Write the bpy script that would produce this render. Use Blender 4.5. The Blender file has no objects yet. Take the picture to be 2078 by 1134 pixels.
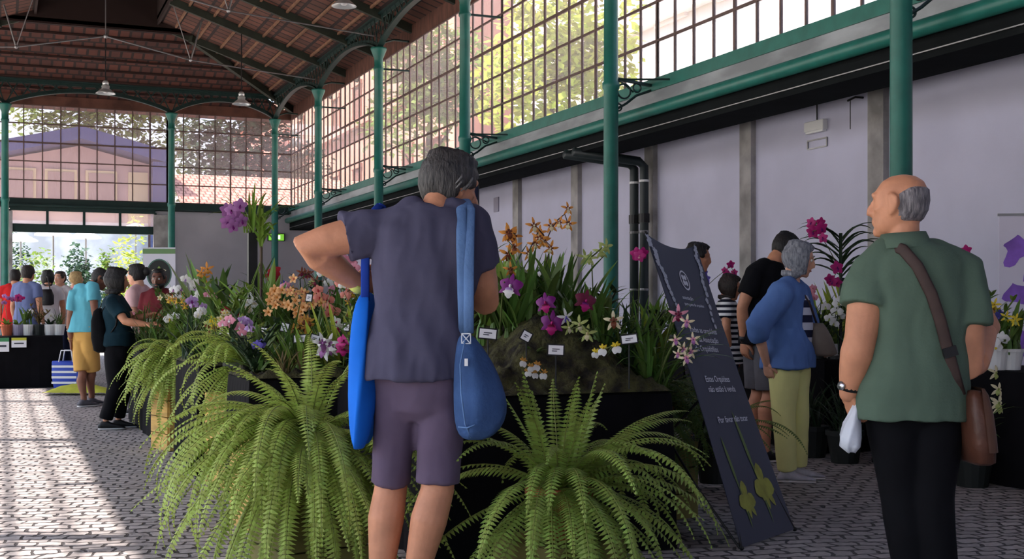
import bpy, bmesh, math, random
import numpy as np
from mathutils import Vector, Matrix, noise
rnd = random.Random(7)
SC = bpy.context.scene
COL = SC.collection
PI = math.pi
# ---------------------------------------------------------------- camera, sky, sun, exposure
TH = math.atan(1039 / 2500.0)
ST, CT = math.sin(TH), math.cos(TH)
EYE = 1.15
cd = bpy.data.cameras.new('camera')
cam = bpy.data.objects.new('camera', cd)
COL.objects.link(cam)
cam.location = (0, 0, EYE)
cam.rotation_euler = (PI / 2, 0, -TH)
cd.sensor_width = 36
cd.lens = 2500 / 2078 * 36
cd.shift_y = 58 / 2078
cd.clip_end = 400
SC.camera = cam
SC.view_settings.view_transform = 'Standard'
SC.view_settings.look = 'None'
SC.view_settings.gamma = 1
SC.view_settings.use_curve_mapping = False
SC.view_settings.exposure = 0.85
w = bpy.data.worlds.new('sky')
SC.world = w
w.use_nodes = True
nt = w.node_tree
bg = nt.nodes['Background']
sky = nt.nodes.new('ShaderNodeTexSky')
sky.sky_type = 'NISHITA'
sky.sun_disc = False
sky.sun_elevation = math.radians(57)
sky.sun_rotation = math.radians(-60)
sky.air_density = 1.0
sky.dust_density = 2.5
nt.links.new(sky.outputs[0], bg.inputs[0])
bg.inputs[1].default_value = 0.33
sd = bpy.data.lights.new('sun', 'SUN')
sd.energy = 9.5
sd.angle = math.radians(0.7)
sd.color = (1.0, 0.95, 0.88)
sun = bpy.data.objects.new('sun', sd)
COL.objects.link(sun)
el = math.radians(57)
sdir = Vector((CT * math.cos(el), -ST * math.cos(el), -math.sin(el)))
sun.rotation_euler = sdir.to_track_quat('-Z', 'Y').to_euler()
sun.location = (-15, 12, 25)


def portal(loc, nrm, sx, sy):           # daylight openings of the hall, as sky portals
    l = bpy.data.lights.new('daylight_opening', 'AREA')
    l.shape = 'RECTANGLE'
    l.size, l.size_y = sx, sy
    l.cycles.is_portal = True
    o = bpy.data.objects.new('daylight_opening', l)
    COL.objects.link(o)
    o.location = loc
    o.rotation_euler = Vector(nrm).to_track_quat('-Z', 'Z').to_euler()


portal((-3.35, 12.5, 3.1), (1, 0, 0), 40, 6.3)
portal((7.45, 12.5, 5.0), (-1, 0, 0), 40, 2.6)
portal((2.0, 32.9, 3.0), (0, -1, 0), 10, 6)
try:
    SC.cycles.use_denoising = True
    SC.cycles.max_bounces = 8
    SC.cycles.diffuse_bounces = 5
    SC.cycles.transparent_max_bounces = 16
    SC.cycles.sample_clamp_indirect = 6
    SC.cycles.caustics_reflective = False
    SC.cycles.caustics_refractive = False
except Exception:
    pass


# ---------------------------------------------------------------- helpers
def P(px, py, d):
    """the point seen at a pixel of the photograph, d metres ahead of the camera"""
    u, v = (px - 1039) / 2500.0, (625 - py) / 2500.0
    return Vector((d * (ST + CT * u), d * (CT - ST * u), EYE + d * v))


def G(px, d):
    p = P(px, 625, d)
    return Vector((p.x, p.y, 0))


def srgb(r, g, b):
    f = lambda c: (c / 255 / 12.92) if c <= 10.3 else ((c / 255 + 0.055) / 1.055) ** 2.4
    return (f(r), f(g), f(b))


MATS = {}


def mat(name, c, rough=0.6, var=0.0, scale=8.0, bump=0.0, bscale=40.0, metal=0.0, spec=0.4, isl=0.0, trans=0.0, stretch=None, c2=None, emit=0):
    """procedural principled material: noise-mixed colour, noise bump, optional per-leaf variation"""
    if name in MATS:
        return MATS[name]
    m = bpy.data.materials.new(name)
    MATS[name] = m
    m.use_nodes = True
    n, l = m.node_tree.nodes, m.node_tree.links
    b = n['Principled BSDF']
    b.inputs['Base Color'].default_value = (*c, 1)
    b.inputs['Roughness'].default_value = rough
    b.inputs['Metallic'].default_value = metal
    b.inputs['Specular IOR Level'].default_value = spec
    tc = n.new('ShaderNodeTexCoord')
    vec = tc.outputs['Object']
    if stretch:
        mp = n.new('ShaderNodeMapping')
        mp.inputs['Scale'].default_value = stretch
        l.new(vec, mp.inputs[0])
        vec = mp.outputs[0]
    src = None
    if var or c2:
        nz = n.new('ShaderNodeTexNoise')
        nz.inputs['Scale'].default_value = scale
        nz.inputs['Detail'].default_value = 5
        l.new(vec, nz.inputs['Vector'])
        mx = n.new('ShaderNodeMixRGB')
        d = c2 or tuple(max(0, x * (1 - var)) for x in c)
        e = c if c2 else tuple(min(1, x * (1 + var)) for x in c)
        mx.inputs[1].default_value = (*d, 1)
        mx.inputs[2].default_value = (*e, 1)
        rp = n.new('ShaderNodeValToRGB')
        rp.color_ramp.elements[0].position = 0.35
        rp.color_ramp.elements[1].position = 0.65
        l.new(nz.outputs[0], rp.inputs[0])
        l.new(rp.outputs[0], mx.inputs[0])
        src = mx.outputs[0]
    if isl:
        ge = n.new('ShaderNodeNewGeometry')
        hs = n.new('ShaderNodeHueSaturation')
        hs.inputs['Color'].default_value = (*c, 1)
        if src:
            l.new(src, hs.inputs['Color'])
        mr = n.new('ShaderNodeMapRange')
        mr.inputs[3].default_value = 1 - isl
        mr.inputs[4].default_value = 1 + isl
        l.new(ge.outputs['Random Per Island'], mr.inputs[0])
        l.new(mr.outputs[0], hs.inputs['Value'])
        m2 = n.new('ShaderNodeMapRange')
        m2.inputs[3].default_value = 0.5 - isl * 0.06
        m2.inputs[4].default_value = 0.5 + isl * 0.04
        l.new(ge.outputs['Random Per Island'], m2.inputs[0])
        l.new(m2.outputs[0], hs.inputs['Hue'])
        src = hs.outputs[0]
    if src:
        l.new(src, b.inputs['Base Color'])
    if bump:
        nb = n.new('ShaderNodeTexNoise')
        nb.inputs['Scale'].default_value = bscale
        nb.inputs['Detail'].default_value = 4
        l.new(vec, nb.inputs['Vector'])
        bp = n.new('ShaderNodeBump')
        bp.inputs['Strength'].default_value = bump
        bp.inputs['Distance'].default_value = 0.02
        l.new(nb.outputs[0], bp.inputs['Height'])
        l.new(bp.outputs[0], b.inputs['Normal'])
    if trans:
        tr = n.new('ShaderNodeBsdfTranslucent')
        tr.inputs['Color'].default_value = (*c, 1)
        if src:
            l.new(src, tr.inputs['Color'])
        ms = n.new('ShaderNodeMixShader')
        ms.inputs[0].default_value = trans
        l.new(b.outputs[0], ms.inputs[1])
        l.new(tr.outputs[0], ms.inputs[2])
        l.new(ms.outputs[0], n['Material Output'].inputs['Surface'])
    if emit:
        b.inputs['Emission Color'].default_value = (*c, 1)
        b.inputs['Emission Strength'].default_value = emit
    return m


def tag(o, label, cat=None, group=None, kind=None):
    o['label'] = label
    if cat:
        o['category'] = cat
    if group:
        o['group'] = group
    if kind:
        o['kind'] = kind
    return o


def empty(name, loc=(0, 0, 0), rz=0.0):
    o = bpy.data.objects.new(name, None)
    o.empty_display_size = 0.1
    o.location = loc
    o.rotation_euler = (0, 0, rz)
    COL.objects.link(o)
    return o


def addobj(name, me, parent=None, loc=None, rot=None, scale=None):
    o = bpy.data.objects.new(name, me)
    COL.objects.link(o)
    if parent:
        o.parent = parent
    if loc is not None:
        o.location = loc
    if rot is not None:
        o.rotation_euler = rot
    if scale is not None:
        o.scale = (scale,) * 3 if isinstance(scale, (int, float)) else scale
    return o


def copy_tree(o, parent=None):
    c = o.copy()
    COL.objects.link(c)
    if parent:
        c.parent = parent
    for ch in list(o.children):
        copy_tree(ch, c)
    return c


class MB:
    def __init__(s):
        s.v, s.f, s.m = [], [], []

    def add(s, vs, fs, mi=0):
        k = len(s.v)
        s.v.extend(tuple(x) for x in vs)
        for f in fs:
            s.f.append(tuple(i + k for i in f))
            s.m.append(mi)
        return s

    def box(s, c, size, mi=0, rz=0.0, M=None):
        hx, hy, hz = size[0] / 2, size[1] / 2, size[2] / 2
        ca, sa = math.cos(rz), math.sin(rz)
        vs = []
        for x, y, z in ((-1, -1, -1), (1, -1, -1), (1, 1, -1), (-1, 1, -1), (-1, -1, 1), (1, -1, 1), (1, 1, 1), (-1, 1, 1)):
            p = Vector((x * hx, y * hy, z * hz))
            p = M @ p if M else Vector((p.x * ca - p.y * sa, p.x * sa + p.y * ca, p.z))
            vs.append(p + Vector(c))
        return s.add(vs, [(3, 2, 1, 0), (4, 5, 6, 7), (0, 1, 5, 4), (1, 2, 6, 5), (2, 3, 7, 6), (3, 0, 4, 7)], mi)

    def b2(s, lo, hi, mi=0):
        return s.box([(a + b) / 2 for a, b in zip(lo, hi)], [b - a for a, b in zip(lo, hi)], mi)

    def beam(s, a, b, w, h, mi=0, up=(0, 0, 1)):
        a, b = Vector(a), Vector(b)
        t = (b - a)
        L = t.length
        t.normalize()
        x = t.cross(Vector(up))
        if x.length < 1e-4:
            x = t.cross(Vector((0, 1, 0)))
        x.normalize()
        z = x.cross(t)
        M = Matrix((x, t, z)).transposed()
        return s.box((a + b) / 2, (w, L, h), mi, M=M)

    def loft(s, rings, mi=0, cap=True, closed=True):
        k = len(s.v)
        n = len(rings[0])
        for r in rings:
            s.v.extend(tuple(x) for x in r)
        m = n if closed else n - 1
        for i in range(len(rings) - 1):
            for j in range(m):
                a, b = k + i * n + j, k + i * n + (j + 1) % n
                s.f.append((a, b, b + n, a + n))
                s.m.append(mi)
        if cap and closed:
            s.f.append(tuple(k + j for j in range(n - 1, -1, -1)))
            s.m.append(mi)
            o = k + (len(rings) - 1) * n
            s.f.append(tuple(o + j for j in range(n)))
            s.m.append(mi)
        return s

    def tube(s, pts, rad, seg=8, mi=0, cap=True, flat=1.0, up=None):
        pts = [Vector(p) for p in pts]
        if not hasattr(rad, '__len__'):
            rad = [rad] * len(pts)
        rings = []
        x = None
        for i, p in enumerate(pts):
            t = (pts[min(i + 1, len(pts) - 1)] - pts[max(i - 1, 0)])
            if t.length < 1e-9:
                t = Vector((0, 0, 1))
            t.normalize()
            if x is None:
                x = t.cross(Vector(up) if up else Vector((0, 0, 1)))
                if x.length < 1e-3:
                    x = t.cross(Vector((0, 1, 0)))
            x = x - t * x.dot(t)
            x.normalize()
            y = t.cross(x)
            rings.append([p + (x * math.cos(2 * PI * j / seg) + y * math.sin(2 * PI * j / seg) * flat) * rad[i] for j in range(seg)])
        return s.loft(rings, mi, cap)

    def lathe(s, prof, seg=16, mi=0, c=(0, 0, 0), cap=True):
        c = Vector(c)
        rings = [[c + Vector((r * math.cos(2 * PI * j / seg), r * math.sin(2 * PI * j / seg), z)) for j in range(seg)] for r, z in prof]
        return s.loft(rings, mi, cap)

    def ball(s, c, r, seg=10, mi=0):
        r = (r, r, r) if not hasattr(r, '__len__') else r
        n = max(4, seg // 2)
        rings = []
        for i in range(n + 1):
            a = -PI / 2 + PI * i / n
            q = max(0.02, math.cos(a))
            rings.append([(c[0] + r[0] * q * math.cos(2 * PI * j / seg), c[1] + r[1] * q * math.sin(2 * PI * j / seg), c[2] + r[2] * math.sin(a)) for j in range(seg)])
        return s.loft(rings, mi)

    def ribbon(s, pts, wid, side, mi=0, fold=0.0):
        """leaf blade: a centre line with a width at each point, folded along its midrib"""
        pts = [Vector(p) for p in pts]
        side = Vector(side).normalized()
        vs = []
        for i, p in enumerate(pts):
            t = pts[min(i + 1, len(pts) - 1)] - pts[max(i - 1, 0)]
            t = t.normalized() if t.length > 1e-9 else Vector((0, 0, 1))
            sd = side - t * side.dot(t)
            sd = sd.normalized() if sd.length > 1e-6 else side
            nn = sd.cross(t)
            w = wid[i]
            vs += [p - sd * w + nn * (w * fold), p, p + sd * w + nn * (w * fold)]
        fs = []
        for i in range(len(pts) - 1):
            a = 3 * i
            fs += [(a, a + 1, a + 4, a + 3), (a + 1, a + 2, a + 5, a + 4)]
        return s.add(vs, fs, mi)

    def mesh(s, name, mats, smooth=False):
        me = bpy.data.meshes.new(name)
        me.from_pydata(s.v, [], s.f)
        for m in (mats if isinstance(mats, (list, tuple)) else [mats]):
            me.materials.append(m)
        me.polygons.foreach_set('material_index', s.m)
        if smooth:
            me.polygons.foreach_set('use_smooth', [True] * len(s.f))
        me.update()
        return me

    def build(s, name, mats, parent=None, smooth=False, loc=None, rot=None, bevel=0.0):
        o = addobj(name, s.mesh(name, mats, smooth), parent, loc, rot)
        if bevel:
            b = o.modifiers.new('bevel', 'BEVEL')
            b.width = bevel
            b.segments = 2
            b.limit_method = 'ANGLE'
        return o


def lerp(a, b, t):
    return a + (b - a) * t
# ---------------------------------------------------------------- materials of the place
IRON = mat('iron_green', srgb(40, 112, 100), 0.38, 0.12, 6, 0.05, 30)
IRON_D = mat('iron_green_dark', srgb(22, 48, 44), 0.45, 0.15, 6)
STEEL = mat('steel_rod', srgb(150, 150, 150), 0.35, metal=0.7)
WALLM = mat('wall_paint', (0.56, 0.555, 0.70), 0.85, 0.04, 1.5, 0.05, 25)
CONC = mat('bare_concrete', (0.33, 0.315, 0.31), 0.9, 0.3, 3.0, 0.2, 18)
WOODD = mat('dark_board', srgb(52, 30, 24), 0.8, 0.3, 5, stretch=(1, 6, 6))
RAFT = mat('rafter_paint', srgb(46, 52, 42), 0.7, 0.2, 4)
PURL = mat('purlin_wood', srgb(134, 98, 74), 0.75, 0.25, 6)
SOFF = mat('soffit', srgb(30, 33, 34), 0.95, 0.1, 3, spec=0.03)
WHITE = mat('white_enamel', srgb(225, 225, 225), 0.4)
CREAM = mat('cream_plaster', srgb(222, 205, 165), 0.9)
BLACKM = mat('black_plastic', srgb(22, 22, 24), 0.5)
DKGREY = mat('dark_pipe', srgb(34, 44, 46), 0.45)


def tile_mat(name, c1, c2, cm, bw, rh, swap=False, rough=0.85, offs=0.5):
    m = bpy.data.materials.new(name)
    m.use_nodes = True
    n, l = m.node_tree.nodes, m.node_tree.links
    b = n['Principled BSDF']
    b.inputs['Roughness'].default_value = rough
    tc = n.new('ShaderNodeTexCoord')
    sp = n.new('ShaderNodeSeparateXYZ')
    cb = n.new('ShaderNodeCombineXYZ')
    l.new(tc.outputs['Object'], sp.inputs[0])
    l.new(sp.outputs[1 if swap else 0], cb.inputs[0])
    l.new(sp.outputs[0 if swap else 1], cb.inputs[1])
    br = n.new('ShaderNodeTexBrick')
    br.inputs['Color1'].default_value = (*c1, 1)
    br.inputs['Color2'].default_value = (*c2, 1)
    br.inputs['Mortar'].default_value = (*cm, 1)
    br.inputs['Scale'].default_value = 1
    br.inputs['Mortar Size'].default_value = 0.03
    br.inputs['Brick Width'].default_value = bw
    br.inputs['Row Height'].default_value = rh
    br.offset = offs
    l.new(cb.outputs[0], br.inputs[0])
    nz = n.new('ShaderNodeTexNoise')
    nz.inputs['Scale'].default_value = 2.2
    nz.inputs['Detail'].default_value = 6
    l.new(tc.outputs['Object'], nz.inputs[0])
    mx = n.new('ShaderNodeMixRGB')
    mx.blend_type = 'MULTIPLY'
    mx.inputs[0].default_value = 0.6
    l.new(br.outputs[0], mx.inputs[1])
    l.new(nz.outputs[0], mx.inputs[2])
    l.new(mx.outputs[0], b.inputs['Base Color'])
    bp = n.new('ShaderNodeBump')
    bp.inputs['Strength'].default_value = 0.6
    bp.inputs['Distance'].default_value = 0.05
    l.new(br.outputs[1], bp.inputs['Height'])
    bp.invert = True
    l.new(bp.outputs[0], b.inputs['Normal'])
    return m


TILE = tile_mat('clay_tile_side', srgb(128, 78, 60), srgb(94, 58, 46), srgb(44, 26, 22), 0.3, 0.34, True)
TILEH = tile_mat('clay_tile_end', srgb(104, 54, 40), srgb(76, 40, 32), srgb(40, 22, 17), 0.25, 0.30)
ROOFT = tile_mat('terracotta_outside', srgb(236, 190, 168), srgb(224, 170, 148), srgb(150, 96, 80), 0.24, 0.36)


def cobble_mat():
    m = bpy.data.materials.new('cobbles')
    m.use_nodes = True
    n, l = m.node_tree.nodes, m.node_tree.links
    b = n['Principled BSDF']
    b.inputs['Roughness'].default_value = 0.62
    b.inputs['Specular IOR Level'].default_value = 0.35
    tc = n.new('ShaderNodeTexCoord')
    mp = n.new('ShaderNodeMapping')
    mp.inputs['Rotation'].default_value = (0, 0, 0.22)
    l.new(tc.outputs['Object'], mp.inputs[0])
    nz = n.new('ShaderNodeTexNoise')
    nz.inputs['Scale'].default_value = 2.6
    nz.inputs['Detail'].default_value = 3
    l.new(mp.outputs[0], nz.inputs['Vector'])
    vm = n.new('ShaderNodeVectorMath')
    vm.operation = 'MULTIPLY_ADD'
    vm.inputs[1].default_value = (0.16, 0.16, 0)
    l.new(nz.outputs[1], vm.inputs[0])
    l.new(mp.outputs[0], vm.inputs[2])
    n2 = n.new('ShaderNodeTexNoise')
    n2.inputs['Scale'].default_value = 11
    l.new(mp.outputs[0], n2.inputs['Vector'])
    v2 = n.new('ShaderNodeVectorMath')
    v2.operation = 'MULTIPLY_ADD'
    v2.inputs[1].default_value = (0.06, 0.06, 0)
    l.new(n2.outputs[1], v2.inputs[0])
    l.new(vm.outputs[0], v2.inputs[2])
    br = n.new('ShaderNodeTexBrick')
    br.inputs['Color1'].default_value = (0.46, 0.435, 0.425, 1)
    br.inputs['Color2'].default_value = (0.33, 0.31, 0.305, 1)
    br.inputs['Mortar'].default_value = (0.06, 0.056, 0.058, 1)
    br.inputs['Scale'].default_value = 1
    br.inputs['Mortar Size'].default_value = 0.0105
    br.inputs['Mortar Smooth'].default_value = 0.35
    br.inputs['Brick Width'].default_value = 0.125
    br.inputs['Row Height'].default_value = 0.098
    l.new(v2.outputs[0], br.inputs[0])
    n3 = n.new('ShaderNodeTexNoise')
    n3.inputs['Scale'].default_value = 30
    n3.inputs['Detail'].default_value = 5
    l.new(tc.outputs['Object'], n3.inputs['Vector'])
    mx = n.new('ShaderNodeMixRGB')
    mx.blend_type = 'OVERLAY'
    mx.inputs[0].default_value = 0.45
    l.new(br.outputs[0], mx.inputs[1])
    l.new(n3.outputs[0], mx.inputs[2])
    l.new(mx.outputs[0], b.inputs['Base Color'])
    ad = n.new('ShaderNodeMath')
    ad.operation = 'MULTIPLY_ADD'
    ad.inputs[1].default_value = -1.0
    l.new(br.outputs[1], ad.inputs[0])
    m3 = n.new('ShaderNodeMath')
    m3.operation = 'MULTIPLY'
    m3.inputs[1].default_value = 0.35
    l.new(n3.outputs[0], m3.inputs[0])
    l.new(m3.outputs[0], ad.inputs[2])
    bp = n.new('ShaderNodeBump')
    bp.inputs['Strength'].default_value = 0.7
    bp.inputs['Distance'].default_value = 0.03
    l.new(ad.outputs[0], bp.inputs['Height'])
    l.new(bp.outputs[0], b.inputs['Normal'])
    return m


def glass_mat(name, tint, ior, dirt, dcol):
    m = bpy.data.materials.new(name)
    m.use_nodes = True
    n, l = m.node_tree.nodes, m.node_tree.links
    n.remove(n['Principled BSDF'])
    t = n.new('ShaderNodeBsdfTransparent')
    t.inputs[0].default_value = (*tint, 1)
    g = n.new('ShaderNodeBsdfGlossy')
    g.inputs['Roughness'].default_value = 0.06
    ge = n.new('ShaderNodeNewGeometry')       # Schlick reflectance of a pane, the same from both sides
    dt = n.new('ShaderNodeVectorMath')
    dt.operation = 'DOT_PRODUCT'
    l.new(ge.outputs['Incoming'], dt.inputs[0])
    l.new(ge.outputs['True Normal'], dt.inputs[1])
    prev = dt.outputs['Value']
    for op, val, first in (('ABSOLUTE', None, True), ('SUBTRACT', 1.0, False), ('POWER', 5.0, True), ('MULTIPLY_ADD', ior, True)):
        f = n.new('ShaderNodeMath')
        f.operation = op
        l.new(prev, f.inputs[0 if first else 1])
        if val is not None:
            f.inputs[1 if first else 0].default_value = val
        if op == 'MULTIPLY_ADD':
            f.inputs[2].default_value = 0.06
        prev = f.outputs[0]
    nz = n.new('ShaderNodeTexNoise')
    nz.inputs['Scale'].default_value = 2.0
    tc = n.new('ShaderNodeTexCoord')
    mp = n.new('ShaderNodeMapping')
    mp.inputs['Scale'].default_value = (3, 3, 0.6)
    l.new(tc.outputs['Object'], mp.inputs[0])
    l.new(mp.outputs[0], nz.inputs['Vector'])
    bp = n.new('ShaderNodeBump')
    bp.inputs['Strength'].default_value = 0.12
    bp.inputs['Distance'].default_value = 0.05
    l.new(nz.outputs[0], bp.inputs['Height'])
    l.new(bp.outputs[0], g.inputs['Normal'])
    tl = n.new('ShaderNodeBsdfTranslucent')
    tl.inputs[0].default_value = (*dcol, 1)
    a = n.new('ShaderNodeMixShader')
    a.inputs[0].default_value = dirt
    l.new(t.outputs[0], a.inputs[1])
    l.new(tl.outputs[0], a.inputs[2])
    c = n.new('ShaderNodeMixShader')
    l.new(f.outputs[0], c.inputs[0])
    l.new(a.outputs[0], c.inputs[1])
    l.new(g.outputs[0], c.inputs[2])
    l.new(c.outputs[0], n['Material Output'].inputs['Surface'])
    return m


GLASS = glass_mat('window_glass', (0.90, 0.82, 0.80), 0.9, 0.20, (0.92, 0.74, 0.68))
GLASSD = glass_mat('gable_glass', (0.66, 0.56, 0.57), 0.9, 0.15, (0.62, 0.46, 0.46))


def struct(name, mb, m, label, parent=None, smooth=False, bevel=0.0):
    o = mb.build(name, m, parent, smooth, bevel=bevel)
    if parent is None:
        tag(o, label, None, None, 'structure')
    return o


ORD = ['first', 'second', 'third', 'fourth', 'fifth', 'sixth', 'seventh', 'eighth', 'ninth', 'tenth', 'eleventh', 'twelfth', 'thirteenth', 'fourteenth', 'fifteenth', 'sixteenth', 'seventeenth', 'eighteenth', 'nineteenth', 'twentieth'] + ['twenty-' + q for q in ('first', 'second', 'third', 'fourth', 'fifth', 'sixth', 'seventh', 'eighth', 'ninth')] + ['thirtieth', 'thirty-first', 'thirty-second']
XC, XG, XB, XL, XLG = 6.5, 7.11, 8.2, -2.46, -3.07
YC = [-6.53, -1.78, 2.97, 7.72, 12.67, 17.5, 22.1, 26.8, 31.47]      # column rows, the last one in the gable
YGC, YG = 31.47, 32.3
ZS, ZT = 3.82, 6.12

# floor and ground
mb = MB().add([(-3.3, -8, 0), (8.2, -8, 0), (8.2, 32.4, 0), (-3.3, 32.4, 0)], [(0, 1, 2, 3)])
struct('floor', mb, cobble_mat(), 'grey cobblestone floor of the hall')
GROUND = mat('pale_paving', (0.42, 0.40, 0.37), 0.9, 0.15, 0.6)
mb = MB().add([(-70, -60, -0.03), (70, -60, -0.03), (70, 140, -0.03), (-70, 140, -0.03)], [(0, 1, 2, 3)])
struct('ground', mb, GROUND, 'pale sunlit paving outside the hall')

# right wall of the aisle with bare concrete strips
struct('wall_right', MB().b2((8.2, -8, 0), (8.4, 32.6, 3.6)), WALLM, 'lavender grey plastered wall along the aisle')
names = ['near', 'far']
kk = 0
for k in range(-1, 9):
    y = 10.04 + 2.345 * k
    kk += 1
    struct('trim_%d' % kk, MB().b2((8.13, y - 0.12, 0), (8.2, y + 0.12, 3.6)), CONC, 'bare concrete strip in the lavender wall, %s from the near end' % ORD[kk - 1])
struct('ceiling_aisle', MB().b2((7.19, -8, 3.6), (8.5, 32.6, 3.74)), SOFF, 'low soffit over the side aisle')
# gable wall with the wide door opening
mb = MB().b2((3.6, 32.2, 0), (8.3, 32.4, 3.6)).b2((-3.3, 32.2, 0), (0.2, 32.4, 3.6))
struct('wall_back', mb, mat('gable_paint', (0.42, 0.40, 0.43), 0.9, 0.08, 1.2), 'grey plastered gable wall beside the wide doorway')
struct('trim_20', MB().b2((3.57, 32.1, 0), (4.0, 32.22, 3.5)), CONC, 'bare concrete jamb to the right of the wide doorway')
struct('trim_21', MB().b2((0.1, 32.1, 0), (0.28, 32.22, 3.5)), CONC, 'bare concrete jamb to the left of the wide doorway')
d1 = tag(empty('door_1', (1.9, 32.2, 0)), 'wide doorway with four transom panes open to the market', None, None, 'structure')
mb = MB().b2((-1.68, -0.06, 3.0), (1.72, 0.06, 3.2)).b2((-1.68, -0.05, 3.52), (1.72, 0.05, 3.62))
for k in range(5):
    mb.b2((-1.68 + k * 0.85 - 0.03, -0.04, 3.15), (-1.68 + k * 0.85 + 0.03, 0.04, 3.55))
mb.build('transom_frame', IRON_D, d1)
for k in range(4):
    MB().b2((-1.65 + k * 0.85, -0.004, 3.2), (-0.86 + k * 0.85, 0.004, 3.52)).build('pane', GLASS, d1)

# cast iron columns
cm = MB()
cm.lathe([(0.13, 0), (0.13, 0.12), (0.1, 0.18), (0.088, 0.3), (0.085, 3.66), (0.1, 3.68), (0.1, 3.74), (0.085, 3.76), (0.078, 5.55), (0.095, 5.57), (0.095, 5.61), (0.08, 5.63), (0.082, 5.78), (0.13, 5.9), (0.15, 5.95), (0.15, 5.98)], 20)
cme = cm.mesh('iron_column', IRON, True)
ci = 0


def column(x, y, label):
    o = addobj('iron_column', cme, None, (x, y, 0))
    tag(o, label, 'column', 'iron columns', 'structure')
    return o


vis = {2: None}
for i, y in enumerate(YC):
    if y > YGC - 1:
        y = YGC
    if i >= 2:
        column(XC, y, 'green cast iron column, %s along the lavender wall side from the near end' % ORD[i - 2])
    column(XL, y, 'green cast iron column, %s along the sunlit side from the near end' % ORD[i])
column(0.11, YGC, 'green cast iron column at the left of the wide doorway')
column(3.93, YGC, 'green cast iron column at the right of the wide doorway')

# clerestory glazing, one window per bay
win = [0]


def window(a, b, label, gl, n=None, parent_axis='y'):
    """glazed bay from a to b (points at sill level)"""
    a, b = Vector(a), Vector(b)
    win[0] += 1
    t = b - a
    L = t.length
    t.normalize()
    nrm = t.cross(Vector((0, 0, 1)))
    rz = math.atan2(t.y, t.x)
    r = tag(empty('window_%d' % win[0], a, rz), label, None, None, 'structure')
    n = n or round(L / 0.405)
    mb = MB()
    H = ZT - ZS
    for k in range(n + 1):
        w = 0.027 if k % 4 else 0.04
        if k in (0, n):
            w = 0.045
        mb.b2((k * L / n - w / 2, -0.014, 0), (k * L / n + w / 2, 0.014, H))
    for k in range(6):
        w = 0.028 if k not in (0, 5, 3) else 0.042
        mb.b2((0, -0.013, k * H / 5 - w / 2), (L, 0.013, k * H / 5 + w / 2))
    mb.build('frame', mat('glazing_bar', srgb(104, 84, 80), 0.6, 0.15, 5), r)
    MB().add([(0, 0, 0), (L, 0, 0), (L, 0, H), (0, 0, H)], [(0, 1, 2, 3)]).build('glass', gl, r)


for i in range(len(YC) - 1):
    y0, y1 = YC[i], min(YC[i + 1], YGC)
    if i == len(YC) - 2:
        y1 = YG
    if i >= 1:
        window((XG, y0, ZS), (XG, y1, ZS), 'high glazed bay above the lavender wall, %s from the near end' % ORD[i - 1], GLASS)
    window((XLG, y1, ZS), (XLG, y0, ZS), 'high glazed bay on the sunlit side, %s from the near end' % ORD[i], GLASS)
window((XLG, YG, ZS), (0.11, YG, ZS), 'high gable glazing beside the sunlit side', GLASSD)
window((0.11, YG, ZS), (3.93, YG, ZS), 'high gable glazing above the wide doorway', GLASSD, 9)
window((3.93, YG, ZS), (XG, YG, ZS), 'high gable glazing between doorway and lavender wall', GLASSD, 8)

# sill beams, ledge, gutter
for nm, x, sgn, lab in (('right', XG, 1, 'lavender wall side'), ('left', XLG, -1, 'sunlit side')):
    struct('sill_beam', MB().b2((x - 0.09, -8, 3.68), (x + 0.09, YG, ZS)), IRON, 'green iron sill beam under the glazing on the ' + lab)
    struct('sill_ledge', MB().b2((x - 0.07, -8, 3.40), (x + 0.07, YG, 3.68)), mat('lead_ledge', srgb(150, 156, 160), 0.45, 0.3, 4, stretch=(1, .3, 1)), 'grey flashing above the gutter on the ' + lab)
    s = sgn
    mb = MB().tube([(x - 0.15 * s, -8, 3.44), (x - 0.15 * s, YG - 0.2, 3.44)], 0.072, 14)
    struct('gutter_pipe', mb, IRON, 'green rounded gutter along the ' + lab, smooth=True)
    mb = MB().b2((min(x - 0.07 * s, x + 0.5 * s), -8, 3.20), (max(x - 0.07 * s, x + 0.5 * s), YG, 3.40))
    mb.b2((x - 0.085 * s - 0.01, -8, 3.255), (x - 0.085 * s + 0.01, YG, 3.265), 1)
    struct('gutter_beam', mb, [SOFF, STEEL], 'dark boxed beam under the gutter on the ' + lab)
mb = MB().b2((-3.1, YG - 0.06, 3.58), (XG, YG + 0.06, ZS)).b2((-3.1, YG - 0.3, 3.62), (XG, YG - 0.06, 3.66))
struct('sill_beam', mb, IRON_D, 'dark iron beam over the wide doorway')

FRZ = mat('frieze_board', srgb(96, 62, 50), 0.8, 0.3, 3, stretch=(1, 4, 1))
struct('trim_30', MB().b2((XG - .02, -8, ZT), (XG + .02, YG, 6.42)), FRZ, 'brown frieze board over the glazing on the lavender wall side')
struct('trim_31', MB().b2((XLG - .02, -8, ZT), (XLG + .02, YG, 6.42)), FRZ, 'brown frieze board over the glazing on the sunlit side')
struct('trim_32', MB().b2((XLG, YG - .02, ZT), (XG, YG + .02, 6.36)), FRZ, 'brown frieze board over the gable glazing')

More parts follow.
